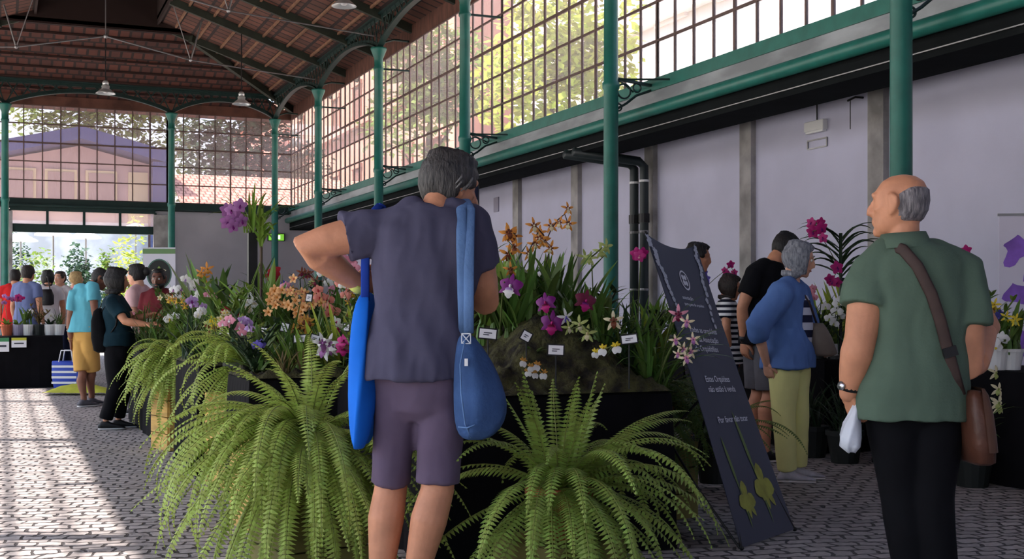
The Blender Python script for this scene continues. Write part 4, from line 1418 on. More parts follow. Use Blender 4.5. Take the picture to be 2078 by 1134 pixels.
wplant(1962, 9.0, 'cane', 'pink orchid on a stake over the polo man\'s shoulder', [[(1958, 528), (1962, 516), (1956, 508)]], ('vanda', 'magenta', 'red'), .045, LG, 1.1)
wplant(1985, 8.7, 'strap', 'strappy green orchid over the satchel man\'s elbow', (), None, m=LG, scale=1.0)
wplant(1440, 13.9, 'palm', 'upright pale leaves right of the banner top', (), None, m=LGB, scale=.75)
wplant(1467, 14.1, 'palm', 'second clump of upright leaves before the black T-shirt', (), None, m=LGB, scale=.8)
wplant(1432, 13.4, 'cane', 'violet orchid touching the banner edge', [[(1424, 548), (1430, 558), (1436, 566), (1434, 578)]], ('vanda', 'violet', 'purple'), .055, LG)
wplant(1484, 13.6, 'strap', 'magenta orchid behind the black T-shirt sleeve', [[(1472, 548), (1482, 540), (1490, 552), (1478, 556)]], ('vanda', 'magenta', 'purple'), .05, LG)
wplant(1660, 10.35, 'strap', 'dark green orchid at the table edge beside the taupe bag', (), None, m=LGD, scale=.9)
for px, d, k, lab in ((1676, 9.95, 'strap', 'dark strappy orchid at the table edge under the vanda, leftmost of three'), (1704, 10.15, 'grass', 'dark grassy orchid at the table edge under the vanda, middle of three'), (1730, 8.85, 'strap', 'dark strappy orchid at the table edge beside the green polo, last of three')):
    g = G(px, d)
    orchid((6.1, g.y, .742), k, lab, (), None, m=LGD, scale=1.0, group=GW, pot=POTD)
# hanging cymbidium and floor pots at the table front
b = Vector((6.12, G(2040, 8.3).y, .742))
orchid(b, 'strap', 'greenish cymbidium spilling over the table front', [[P(2020, 765, 8.05), P(2030, 785, 8.0), P(2040, 800, 8.0), P(2026, 806, 8.0), P(2046, 780, 8.0), P(2034, 822, 8.0)]], ('star', 'cream', 'green'), .06, LG, .9, GW, POTD)
for px, d, k, lab, mm in ((2030, 8.05, 'strap', 'potted strappy orchid on the floor at the right edge', LG), (1662, 9.55, 'strap', 'potted leafy orchid on the floor behind the yellow trousers', LGD), (1738, 9.2, 'grass', 'potted grassy plant on the floor behind the white bag', LGD)):
    g = G(px, d)
    orchid((min(g.x, 5.80), g.y, .002), k, lab, (), None, m=mm, scale=1.05, group='potted plants on the floor', pot=POTD, ph=.24)
# purple roll-up banner behind the tables
p = P(2072, 437, 9.75)
t = tag(empty('rollup_banner', (p.x + .1, p.y, 0), -TH - .15), 'purple and white roll-up banner at the right edge of the photo', 'banner')
H = p.z
MB().b2((-.24, -.004, .1), (.45, .004, H)).build('panel', mat('banner_white', srgb(226, 220, 236), 0.6), t)
mb = MB()
for k, (x, z, r) in enumerate(((-.12, H - .28, .14), (.1, H - .4, .2), (-.1, H - .62, .13), (.14, H - .8, .2), (-.1, H - 1.0, .12), (.1, H - 1.2, .18))):
    mb.add([(x + r * math.cos(a) * (.7 + .3 * math.cos(3 * a + k)), -.008, z + r * math.sin(a) * (.8 + .3 * math.sin(2 * a + k))) for a in [j * PI / 10 for j in range(20)]], [tuple(range(20))])
mb.build('petal_print', mat('banner_purple', srgb(140, 96, 196), 0.6, 0.25, 5), t)
MB().b2((-.26, -.1, 0), (.47, .1, .1)).build('base', STEEL, t)
MB().b2((-.25, -.012, H), (.46, .012, H + .02)).build('top_rail', STEEL, t)
MB().tube([(-.2, .05, .1), (-.2, .03, H)], .01, 6).build('pole', BLACKM, t)

# ---------------------------------------------------------------- left table by the doorway
q = drape(-1.6, .86, 19.05, 19.85, .75, 'black draped plant table in the sun patch by the doorway', 'draped_table', 'table', 'tables by the doorway')
GT = 'plants on the doorway table'
for px, kd, pt, lab, pix, fl, mm in ((14, 'broad', TERRA, 'orchid in a terracotta pot on the doorway table', [[(8, 612), (18, 604), (26, 612), (12, 600)]], ('phal', 'mauve', 'magenta'), LGB), (36, 'broad', POTL, 'orchid in a lavender pot on the doorway table', [[(34, 606), (42, 600), (38, 612), (46, 608)]], ('phal', 'magenta', 'purple'), LGB), (56, 'bulb', POTW, 'orchid in a wide white pot on the doorway table', [[(52, 640), (60, 632)]], ('phal', 'white', 'green'), LG), (78, 'cane', POTD, 'brownish bushy plant in a dark pot on the doorway table', (), None, LBR), (100, 'broad', POTW, 'orchid in a small white pot near the table end', [[(98, 646), (104, 640)]], ('phal', 'white', 'cream'), LGD), (119, 'strap', POTW, 'orchid in the last white pot at the table end', (), None, LG)):
    g = G(px, 18.25)
    orchid((g.x, 19.35, .752), kd, lab, [spray(s, 18.3) for s in pix], fl, .05, mm, .85 if kd != 'strap' else .6, GT, pt, ph=.16)
for px, py, w_, h_, lab, cc in ((3, 698, .2, .2, 'white card with a green header on the table cloth', srgb(70, 140, 90)), (38, 694, .2, .14, 'white card with a yellow header on the table cloth', srgb(196, 196, 60))):
    p = P(px, py, 17.9)
    t = tag(empty('price_card', (p.x, 19.022, p.z)), lab, 'price card', 'cards pinned to the doorway table')
    MB().b2((-w_ / 2, -.004, -h_ / 2), (w_ / 2, 0, h_ / 2)).build('card', PAPER, t)
    MB().b2((-w_ / 2, -.007, h_ * .22), (w_ / 2, -.0045, h_ / 2)).build('header', mat('card_header_%d' % px, cc, 0.6), t)
    MB().b2((-w_ * .32, -.007, -h_ * .16), (w_ * .32, -.0045, -h_ * .02)).build('lettering', INK, t)
# shopping bag and cloth on the floor behind the blue polo
g = G(138, 17.2)
t = tag(empty('shopping_bag', g, -TH), 'blue shopping bag with white stripes on the floor', 'bag')
MB().loft([[(-.16, -.1, 0), (.16, -.1, 0), (.16, .1, 0), (-.16, .1, 0)], [(-.19, -.12, .2), (.2, -.12, .2), (.2, .12, .2), (-.19, .12, .2)], [(-.2, -.09, .42), (.2, -.09, .4), (.2, .09, .42), (-.2, .09, .4)]]).build('bag_body', mat('bag_blue', srgb(36, 66, 170), 0.5), t, True, bevel=.02)
mb = MB()
for k in range(4):
    mb.b2((-.185, -.124 + .003 * k, .1 + .075 * k), (.16, -.12 + .003 * k, .13 + .075 * k))
mb.build('stripe_print', WHITE, t)
for s in (-1, 1):
    MB().tube([(-.1, .08 * s, .4), (-.07, .07 * s, .56), (.07, .07 * s, .56), (.1, .08 * s, .4)], .01, 6).build('handle', mat('bag_handle', srgb(220, 220, 225), .6), t, True)
mb = MB()
vs = []
for i in range(15):
    for j in range(9):
        x, y = -.45 + .9 * i / 14, -.2 + .4 * j / 8
        vs.append((x, y, .03 + .11 * max(0, 1 - (x / .45) ** 2) * max(0, 1 - (y / .2) ** 2) + .03 * abs(noise.noise(Vector((x * 8, y * 8, 1))))))
mb.add(vs + [(v[0], v[1], .001) for v in vs], [(i * 9 + j, i * 9 + j + 9, i * 9 + j + 10, i * 9 + j + 1) for i in range(14) for j in range(8)])
g = G(165, 16.4)
tag(mb.build('crumpled_cloth', mat('lime_cloth', srgb(176, 180, 60), .8, .15, 6), None, True, loc=g, rot=(0, 0, -TH)), 'crumpled yellow green cloth on the floor by the blue bag', 'cloth')
# tall roll-up banner with the oval orchid picture
pL, pR, = P(290, 502, 19.5), P(356, 502, 19.5)
wv = (pR - pL).length
c = (pL + pR) / 2
t = tag(empty('rollup_banner', (c.x, c.y, 0), -TH), 'white roll-up banner with an orchid in a dark oval', 'banner')
H = c.z
MB().b2((-wv / 2, -.004, .08), (wv / 2, .004, H)).build('panel', mat('banner_paper', srgb(214, 214, 226), 0.6), t)
MB().b2((-wv / 2, -.008, H - .1), (wv / 2, -.0045, H - .02)).build('header_stripe', mat('banner_green', srgb(104, 140, 92), 0.6), t)
el_ = lambda rx, rz, x, z, y, n=28: [(x + rx * math.cos(2 * PI * j / n), y, z + rz * math.sin(2 * PI * j / n)) for j in range(n)]
MB().add(el_(.2, .24, .0, H - .42, -.006), [tuple(range(28))]).build('oval_rim', mat('oval_teal', srgb(70, 110, 96), .6), t)
MB().add(el_(.18, .22, .0, H - .42, -.008), [tuple(range(28))]).build('oval_print', mat('oval_black', srgb(18, 22, 20), .6), t)
mb = MB()
for a, L, W in ((10, .12, .035), (170, .12, .035), (90, .09, .03), (235, .07, .02), (305, .07, .02)):
    a = math.radians(a)
    d, s = Vector((math.cos(a), 0, math.sin(a))), Vector((-math.sin(a), 0, math.cos(a)))
    o_ = Vector((0, -.01, H - .38))
    mb.add([o_, o_ + d * L * .5 + s * W, o_ + d * L, o_ + d * L * .5 - s * W], [(0, 1, 2, 3)], 0 if L > .1 else 1)
mb.build('orchid_print', [mat('print_cream', srgb(210, 200, 170), .6), mat('print_green', srgb(130, 160, 70), .6)], t)
MB().b2((-wv / 2 - .02, -.09, 0), (wv / 2 + .02, .09, .08)).build('base', STEEL, t)
# ---------------------------------------------------------------- people
def skin(name, c):
    return mat('skin_' + name, c, 0.55, 0.1, 14, 0.08, 90, spec=0.35)


SK_TAN = skin('tan', srgb(196, 136, 104))
SK_PALE = skin('pale', srgb(212, 160, 132))
SK_BRN = skin('brown', srgb(128, 84, 64))
SK_DK = skin('dark', srgb(110, 70, 54))
EYE_W = mat('eye_white', srgb(225, 220, 215), 0.3)
EYE_D = mat('eye_dark', srgb(30, 22, 18), 0.3)
LIPM = mat('lip', srgb(168, 96, 84), 0.5)
SOLE = mat('shoe_sole', srgb(214, 210, 206), 0.7)


def hairm(name, c, c2):
    return mat('hair_' + name, c, 0.55, 0, 30, 0.5, 50, stretch=(3, 3, .6), c2=c2)


H_BLK = hairm('black', srgb(24, 20, 20), srgb(12, 10, 10))
H_DBR = hairm('dark_brown', srgb(50, 36, 30), srgb(24, 18, 16))
H_MIX = hairm('dark_grey', srgb(72, 68, 66), srgb(30, 28, 28))
H_GRY = hairm('grey', srgb(150, 152, 158), srgb(96, 98, 108))
H_STB = hairm('grey_stubble', srgb(140, 134, 136), srgb(84, 80, 84))
H_BLD = hairm('blond', srgb(206, 176, 120), srgb(160, 130, 84))


def fabric(name, c, var=.12, bump=.15, bs=10, stretch=None):
    return mat('fabric_' + name, c, 0.9, var, 5, bump, bs, spec=.15, stretch=stretch)


def stripe_mat(name, c1, c2, sc):
    m = mat('fabric_' + name, c1, .9, spec=.15)
    n, l = m.node_tree.nodes, m.node_tree.links
    wv = n.new('ShaderNodeTexWave')
    wv.bands_direction = 'Z'
    wv.inputs['Scale'].default_value = sc
    tc = n.new('ShaderNodeTexCoord')
    l.new(tc.outputs['Object'], wv.inputs['Vector'])
    rp = n.new('ShaderNodeValToRGB')
    rp.color_ramp.interpolation = 'CONSTANT'
    rp.color_ramp.elements[0].color = (*c1, 1)
    rp.color_ramp.elements[1].color = (*c2, 1)
    rp.color_ramp.elements[1].position = .5
    l.new(wv.outputs[0], rp.inputs[0])
    l.new(rp.outputs[0], n['Principled BSDF'].inputs['Base Color'])
    return m


def ell(c, t, ax, a, b, n=22, sq=2.25):
    t = t.normalized()
    ax = ax - t * ax.dot(t)
    if ax.length < 1e-4:
        ax = t.orthogonal()
    ax.normalize()
    bx = t.cross(ax)
    out = []
    for k in range(n):
        q = 2 * PI * k / n
        cq, sq_ = math.cos(q), math.sin(q)
        out.append(c + ax * a * math.copysign(abs(cq) ** (2 / sq), cq) + bx * b * math.copysign(abs(sq_) ** (2 / sq), sq_))
    return out


def chain(mb, secs, ax, caps=(True, True), n=22, sq=2.15):
    """secs: (centre, half width along ax, half depth)"""
    cs = [Vector(s[0]) for s in secs]
    N = len(cs)
    rings = []
    for i in range(N):
        t = (cs[min(i + 1, N - 1)] - cs[max(i - 1, 0)])
        rings.append(ell(cs[i], t, Vector(ax), secs[i][1], secs[i][2], n, sq))
    for e, s in ((0, 1), (1, -1)):
        if caps[e]:
            i = 0 if e == 0 else N - 1
            t = (cs[1] - cs[0]) if e == 0 else (cs[-1] - cs[-2])
            t = t.normalized() * (-1 if e == 0 else 1)
            r = min(secs[i][1], secs[i][2])
            ex = [ell(cs[i] + t * r * h, t * (-1 if e == 0 else 1), Vector(ax), secs[i][1] * q, secs[i][2] * q, n, sq) for h, q in ((.5, .87), (.85, .53))]
            rings = ex[::-1] + rings if e == 0 else rings + ex
    mb.loft(rings)


def limb(mb, pts, radii, caps=(True, True), n=16):
    pts = [Vector(p) for p in pts]
    t = pts[-1] - pts[0]
    ax = t.cross(Vector((.13, 1, .07)))
    chain(mb, [(p, r, r) for p, r in zip(pts, radii)], ax, caps, n, 2.0)


def remesh(mb, name, mats, vox, smooth=6, wr=None, extra=None):
    me = mb.mesh('tmp', mats)
    bm = bmesh.new()
    bm.from_mesh(me)
    bmesh.ops.recalc_face_normals(bm, faces=bm.faces)
    bm.to_mesh(me)
    bm.free()
    o = bpy.data.objects.new('tmp', me)
    COL.objects.link(o)
    r = o.modifiers.new('r', 'REMESH')
    r.mode = 'VOXEL'
    r.voxel_size = vox
    if smooth:
        s = o.modifiers.new('s', 'SMOOTH')
        s.factor = .5
        s.iterations = smooth
    dg = bpy.context.evaluated_depsgraph_get()
    dg.update()
    out = bpy.data.meshes.new_from_object(o.evaluated_get(dg))
    out.name = name
    bpy.data.objects.remove(o)
    n = len(out.vertices)
    if wr:
        co = np.empty(n * 3)
        out.vertices.foreach_get('co', co)
        co = co.reshape(-1, 3)
        no = np.empty(n * 3)
        out.vertices.foreach_get('normal', no)
        no = no.reshape(-1, 3)
        amp, fx, fz, sd = wr
        q = np.array([noise.noise(Vector((c[0] * fx + sd, c[1] * fx, c[2] * fz + c[0] * fx * .5))) - .35 * abs(noise.noise(Vector((c[0] * fx * 2.1, c[1] * fx * 2.1 + sd, c[2] * fz * 2.0 - c[0] * 4)))) for c in co])
        co += no * (amp * q)[:, None]
        out.vertices.foreach_set('co', co.ravel())
    if extra and extra.v:
        bm = bmesh.new()
        bm.from_mesh(out)
        e = extra.mesh('tmp2', mats)
        bm.from_mesh(e)
        bm.to_mesh(out)
        bm.free()
    out.materials.clear()
    for m in (mats if isinstance(mats, (list, tuple)) else [mats]):
        out.materials.append(m)
    out.polygons.foreach_set('use_smooth', [True] * len(out.polygons))
    out.update()
    return out


HT = [(.113, .006, -.008, -.022), (.106, .035, .032, -.058), (.088, .058, .062, -.086), (.058, .0715, .082, -.101), (.02, .0765, .089, -.104), (-.015, .0745, .0875, -.099), (-.045, .069, .086, -.084), (-.07, .0605, .085, -.06), (-.092, .047, .081, -.036), (-.107, .029, .072, -.015), (-.114, .008, .058, .005)]


def head_ring(z, a, f, b, M, n=28, dz=0.0):
    cy, hy = (f + b) / 2, (f - b) / 2
    return [M @ Vector((a * math.sin(2 * PI * k / n), cy + hy * math.cos(2 * PI * k / n), z + dz)) for k in range(n)]


def head(mb, M):
    mb.loft([head_ring(z, a, f, b, M) for z, a, f, b in HT])
    V = lambda x, y, z: M @ Vector((x, y, z))
    mb.tube([V(0, .080, .035), V(0, .093, .012), V(0, .106, -.012), V(0, .110, -.024), V(0, .088, -.034)], [.009, .011, .0135, .015, .010], 8)
    for s in (-1, 1):
        mb.tube([V(.011 * s, .092, -.026), V(.015 * s, .098, -.029)], [.009, .007], 6)
        mb.tube([V(.012 * s, .086, .036), V(.03 * s, .084, .04), V(.052 * s, .066, .034)], [.008, .011, .009], 6)
        mb.tube([V(.03 * s, .074, -.012), V(.048 * s, .058, -.016), V(.062 * s, .03, -.004)], [.014, .015, .012], 6)
        ear = [(0.0745, .012, .03), (.084, -.006, .036), (.088, -.022, .026), (.086, -.024, .004), (.08, -.012, -.02), (.074, .004, -.034)]
        mb.tube([V(x * s, y, z) for x, y, z in ear], [.007, .009, .009, .009, .009, .008], 7)
        mb.tube([V(.074 * s, .006, .02), V(.078 * s, -.008, .005), V(.074 * s, .004, -.02)], [.012, .014, .01], 7)
    mb.tube([V(-.022, .084, -.055), V(0, .093, -.053), V(.022, .084, -.055)], [.006, .0085, .006], 6)
    mb.tube([V(-.02, .083, -.064), V(0, .091, -.064), V(.02, .083, -.064)], [.006, .009, .006], 6)
    mb.ball(V(0, .074, -.093), .022, 8)


def hair_mesh(M, style, thick, hm_):
    """hair shell over the skull: outside the head where hair grows, sunk into it elsewhere"""
    n = 40
    rows = [(.113, .010, -.006, -.026)] + HT[1:9]
    zs = []
    for i in range(len(rows) - 1):
        for q in range(3):
            zs.append([lerp(rows[i][k], rows[i + 1][k], q / 3) for k in range(4)])
    zs.append(list(rows[-1]))
    if style == 'long':
        zs += [[-.12 - .03 * k, .072 + .004 * k, .03 - .012 * k, -.075 - .006 * k] for k in range(5)]
    if style == 'bob':
        zs += [[-.105, .078, .05, -.07], [-.12, .076, .045, -.07], [-.135, .07, .035, -.066], [-.145, .05, .02, -.05]]
    rings = []
    for z, a, f, b in zs:
        cy, hy = (f + b) / 2, (f - b) / 2
        r = []
        for k in range(n):
            th = 2 * PI * k / n
            c = math.cos(th)                       # 1 front, -1 back
            if style == 'bald':
                lo = lerp(-.07, .015, sstep((c + .6) / 1.0))
                hi = lerp(.085, .03, sstep((c + .8) / 1.2))
                on = sstep((z - lo) / .02) * sstep((hi - z) / .03) * sstep((.35 - c) / .2)
            else:
                lo = {'short': lerp(-.075, .0, sstep((c + .5) / .7)), 'bob': -.3, 'long': -.4, 'bun': lerp(-.07, .0, sstep((c + .3) / .7))}[style]
                if c > .45:
                    lo = lerp(lo if style in ('bob', 'long') else .0, .078 + .012 * (1 - c), sstep((c - .45) / .3))
                on = sstep((z - lo + .01) / .02)
            st = 1 + .22 * noise.noise(Vector((math.sin(th) * 5, math.cos(th) * 5, z * 9))) + .12 * math.sin(th * 17 + 3 * noise.noise(Vector((th, z * 10, 1))))
            tk = thick * st * on - .012 * (1 - on)
            if style in ('bob', 'long') and z < .03:
                tk *= 1.25
            r.append(M @ Vector(((a + tk) * math.sin(th), cy + (hy + tk) * math.cos(th), z + (tk * .9 if z > .08 else 0))))
        rings.append(r)
    mb = MB().loft(rings)
    if style == 'bun':
        mb.ball(M @ Vector((0, -.13, .03)), (.045, .045, .05), 12)
    return mb.mesh('hair', hm_, True)


def hand(mb, w, dr, nr, side, curl=.5, size=1.0, thumb=1.0, spread=.06):
    """palm with five fingers appended to the body: w wrist, dr finger direction, nr palm normal, side: +1 thumb towards dr x nr"""
    w, d, nn = Vector(w), Vector(dr).normalized(), Vector(nr)
    nn = (nn - d * nn.dot(d)).normalized()
    s = d.cross(nn) * side
    S = size
    rings = []
    for t, a, b in ((-.012, .026, .019), (.0, .027, .018), (.03, .037, .0155), (.065, .043, .0145), (.088, .041, .013), (.096, .034, .009)):
        rings.append(ell(w + d * t * S, d, s, a * S, b * S, 16, 2.4))
    mb.loft(rings)
    for k, (o, L, r) in enumerate(((.030, .070, .0088), (.0105, .079, .0092), (-.0105, .073, .0088), (-.030, .057, .0078))):
        b = w + (d * .086 + s * o) * S
        dv = (d + s * (1.5 - k) * spread).normalized()
        pts, p, a = [b - dv * .012 * S], b, 0
        pts.append(p)
        for q, fr in ((.45, .8), (.32, 1.0), (.23, .8)):
            a += curl * fr * (1 + .12 * k)
            v = dv * math.cos(a) + nn * math.sin(a)
            p = p + v * L * q * S
            pts.append(p)
        mb.tube(pts, [r * S, r * S, r * .98 * S, r * .9 * S, r * .68 * S], 9)
        mb.ball(pts[-1], r * .68 * S, 8)
    b = w + (d * .022 + s * .03) * S
    pts = [w + (d * .008 + s * .016) * S, b, b + (d * .026 + s * .022 * thumb + nn * .012) * S, b + (d * .052 + s * .026 * thumb + nn * .024) * S, b + (d * .072 + s * .022 * thumb + nn * .03) * S]
    mb.tube(pts, [.014 * S, .0145 * S, .0115 * S, .0102 * S, .0075 * S], 9)
    mb.ball(pts[-1], .0075 * S, 8)


def person(px0, d, H, yaw, label, sk, hair, top, bottom, J=None, head_yaw=None, pitch=0, roll=0, sleeve=.55, hem=.82, bot='trousers', leg=1.0, build=1.0, shoe=None, vox=.008, loose=.016, hands=None, name='person', collar=False, eyes=False, wr=.012, hair_t=.012, beard=None, headscale=1.0, group=None, tname='t_shirt', flare=0.0, legr=1.0, armr=1.0, legb=1.0, legk=(1, 1)):
    s = H / 1.70
    root = tag(empty(name, G(px0, d), -TH), label, 'person', group)
    x0 = (px0 - 1039) / 2500 * d
    conv = lambda q: Vector(((q[0] - 1039) / 2500 * (d + q[2]) - x0, q[2], EYE + (625 - q[1]) / 2500 * (d + q[2])))
    y = math.radians(yaw)
    cy, sy = math.cos(y), math.sin(y)
    R = lambda a, b, z: Vector((a * cy - b * sy, a * sy + b * cy, z)) * s
    fw, rt = Vector((-sy, cy, 0)), Vector((cy, sy, 0))
    D = {'hip': R(0, 0, .90), 'chest': R(0, .0, 1.26), 'neck': R(0, -.01, 1.455), 'head': R(0, .03, 1.585)}
    for sd, k in (('L', -1), ('R', 1)):
        D[sd + '_shoulder'] = R(.175 * k, -.01, 1.385)
        D[sd + '_elbow'] = R(.225 * k, -.02, 1.11)
        D[sd + '_wrist'] = R(.235 * k, .05, .87)
        D[sd + '_hip'] = R(.088 * k, 0, .87)
        D[sd + '_knee'] = R(.10 * k, .015, .475)
        D[sd + '_ankle'] = R(.105 * k, -.02, .085)
    for k, v in (J or {}).items():
        D[k] = conv(v) if isinstance(v, tuple) else v
    ax = (D['R_shoulder'] - D['L_shoulder'])
    ax.z = 0
    ax.normalize()
    axh = rt
    B = s * build
    hip, chest, neck, hd = D['hip'], D['chest'], D['neck'], D['head']
    up = lambda a, b, t: a.lerp(b, t)
    spine = [(hip + Vector((0, 0, -.085 * s)), .145, .10), (hip, .166, .115), (up(hip, chest, .45), .146, .102), (chest, .168, .118), (up(chest, neck, .55), .172, .105), (up(chest, neck, .82), .125, .085), (neck, .062, .062)]

    def torso(mb, lo=0.0, grow=0.0, top_=True, hemz=None):
        secs = []
        pts = list(spine)
        if hemz is not None:
            q = hip + Vector((0, 0, hemz - hip.z))
            pts = [(q, .166 + flare, .118 + flare)] + [p for p in pts if p[0].z > hemz + .04]
        for i, (p, a, b) in enumerate(pts):
            secs.append((p, a * B + grow, b * B + grow))
        if not top_:
            secs = secs[:-1]
        chain(mb, secs, ax, (False, False), 26, 2.3)
        return secs

    # body ---------------------------------------------------------------
    mb = MB()
    chain(mb, [(p, a * B * .88, b * B * .88) if i < 5 else (p, a * B, b * B) for i, (p, a, b) in enumerate(spine)], ax, (False, False), 26, 2.3)
    Mh = Matrix.Translation(hd) @ Matrix.Rotation(math.radians(yaw if head_yaw is None else head_yaw), 4, 'Z') @ Matrix.Rotation(math.radians(roll), 4, 'Y') @ Matrix.Rotation(math.radians(pitch), 4, 'X') @ Matrix.Scale(s * headscale, 4)
    head(mb, Mh)
    limb(mb, [neck - Vector((0, 0, .04 * s)), neck.lerp(Mh @ Vector((0, -.03, -.06)), .5), Mh @ Vector((0, -.02, -.04))], [.062 * s, .054 * s, .055 * s])
    ext = MB()
    for sd in 'LR':
        a, e, w = D[sd + '_shoulder'], D[sd + '_elbow'], D[sd + '_wrist']
        limb(mb, [a, a.lerp(e, .35), a.lerp(e, .75), e, e.lerp(w, .25), e.lerp(w, .6), w], [.052 * B, .050 * B * armr, .044 * B * armr, .040 * B * armr, .043 * B * armr, .036 * B * armr, .028 * B * (1 + (armr - 1) * .5)])
        hc = (hands or {}).get(sd)
        if hc is None:
            dr, nr, cu = (w - e).normalized() + Vector((0, 0, -.2)), (hip - w) * .4 - fw * .0, .45
            sidev = 1
        else:
            dr, nr, cu = hc[0], hc[1], hc[2]
        if not (hc and hc[0] is None):
            want = fw + Vector((0, 0, .3)) if hc is None or len(hc) < 4 else Vector(hc[3])
            dn = Vector(dr).normalized()
            sv = dn.cross(Vector(nr))
            hand(ext, w, dr, nr, 1 if sv.dot(want) > 0 else -1, cu, s * (1.0 if vox < .012 else .95))
        h, k, n_ = D[sd + '_hip'], D[sd + '_knee'], D[sd + '_ankle']
        back = -fw * .022 * s
        kb = legb if bot == 'shorts' else .84
        limb(mb, [h + Vector((0, 0, .03)), h.lerp(k, .35), h.lerp(k, .8), k, k.lerp(n_, .28) + back, k.lerp(n_, .6) + back * .6, k.lerp(n_, .9), n_ - Vector((0, 0, .03 * s))], [.080 * B * min(1, legr), .070 * B * min(1, legr), .054 * B * kb, .052 * B * kb, .057 * B * kb, .045 * B * kb, .036 * B * kb, .036 * B * kb])
    addobj('body', remesh(mb, 'body', [sk], vox, 5, extra=ext), root)
    # hair, eyes, lips
    if hair:
        addobj('hair', hair_mesh(Mh, hair[1], hair_t, hair[0]), root)
    if eyes:
        for k in (-1, 1):
            m_ = MB()
            m_.ball(Mh @ Vector((.031 * k, .0785, .012)), .0115 * s, 10, 0).ball(Mh @ Vector((.031 * k, .0872, .012)), .0052 * s, 8, 1)
            m_.build('eye', [EYE_W, EYE_D], root, True)
            MB().tube([Mh @ Vector((.014 * k, .091, .04)), Mh @ Vector((.03 * k, .093, .046)), Mh @ Vector((.05 * k, .074, .038))], [.003, .0045, .002], 6).build('eyebrow', hair[0] if hair else H_DBR, root)
        MB().tube([Mh @ Vector((-.021, .0875, -.06)), Mh @ Vector((0, .0975, -.0585)), Mh @ Vector((.021, .0875, -.06))], [.003, .0065, .003], 6).build('lips', LIPM, root, True)
    if beard:
        rr = []
        for z, a, f, b in HT[6:]:
            r = head_ring(z, a + .008, f + .010, b, Mh, 28)
            r2 = head_ring(z, a * .9, f * .9, b * .9, Mh, 28)
            rr.append([p if math.cos(2 * PI * k / 28) > -.1 else q for k, (p, q) in enumerate(zip(r, r2))])
        m_ = MB().loft(rr)
        m_.tube([Mh @ Vector((-.028, .088, -.052)), Mh @ Vector((0, .1, -.043)), Mh @ Vector((.028, .088, -.052))], [.005, .008, .005], 7)
        m_.build('beard', beard, root, True)
    # upper garment ---------------------------------------------------------
    mb = MB()
    torso(mb, grow=loose, top_=True, hemz=hem * s)
    q0 = hip + Vector((0, 0, hem * s - hip.z))
    chain(mb, [(q0, (.166 + flare) * B + loose + .022, (.118 + flare) * B + loose + .024), (q0 + Vector((0, 0, .12 * s)), (.166 + flare) * B + loose + .016, (.118 + flare) * B + loose + .018), (up(hip, chest, .6), .15 * B + loose, .105 * B + loose)], ax, (False, False), 26, 2.3)
    for sd in 'LR':
        a, e, w = D[sd + '_shoulder'], D[sd + '_elbow'], D[sd + '_wrist']
        g = loose
        inn = neck.lerp(a, .45)
        if sleeve <= 1:
            pts = [inn, a, a.lerp(e, sleeve * .5), a.lerp(e, sleeve)]
            rr = [.05 * B + g, .054 * B + g, .055 * B * (.3 + .7 * armr) + g * 1.1, .050 * B * armr + g * 1.3]
        else:
            f = sleeve - 1
            pts = [inn, a, a.lerp(e, .5), e, e.lerp(w, f * .5), e.lerp(w, f)]
            rr = [.05 * B + g, .054 * B + g, .055 * B + g * 1.2, .047 * B + g * 1.4, .043 * B + g * 1.2, .034 * B + g]
        limb(mb, pts, rr, (True, False), 20)
    tw = addobj(tname, remesh(mb, 'top', [top], max(vox, .009), 5, wr=(wr, 9, 4, px0 * .37)), root)
    if collar:
        rings = []
        for z, r in ((-.02, .078), (.01, .076), (.032, .068), (.034, .074), (.0, .088), (-.022, .094)):
            rings.append(ell(neck + Vector((0, 0, z + .005)) * s - fw * .004, (neck - chest) * .4 + Vector((0, 0, .3)), ax, r * B, r * B, 24))
        MB().loft(rings, cap=False).build('collar', collar if not isinstance(collar, bool) else top, root, True)
    # lower garment ---------------------------------------------------------
    mb = MB()
    g = .014
    secs = [(p, a * B + g * .6, b * B + g * .6) for p, a, b in spine[:3]]
    secs[-1] = (hip + Vector((0, 0, .07 * s)), secs[-1][1], secs[-1][2])
    chain(mb, secs, axh, (True, False), 26, 2.3)
    for sd in 'LR':
        h, k, n_ = D[sd + '_hip'], D[sd + '_knee'], D[sd + '_ankle']
        if bot == 'shorts':
            pts = [h + Vector((0, 0, .03)), h.lerp(k, .4), h.lerp(k, leg)]
            q_ = legk['LR'.index(sd)]
            rr = [.090 * B * legr + g, .090 * B * legr * (.5 + .5 * q_) + g, .086 * B * legr * q_ + g]
        else:
            pts = [h + Vector((0, 0, .03)), h.lerp(k, .4), h.lerp(k, .85), k, k.lerp(n_, .4), k.lerp(n_, .97)]
            rr = [.088 * B * legr + g, .084 * B * legr + g, .066 * B * legr + g, .062 * B * legr + g, .058 * B * legr + g, .052 * B * legr + g]
        limb(mb, pts, rr, (True, False), 22)
    addobj(bot, remesh(mb, 'bottom', [bottom], max(vox, .009), 5, wr=(wr * .5, 9, 5, px0 * .11)), root)
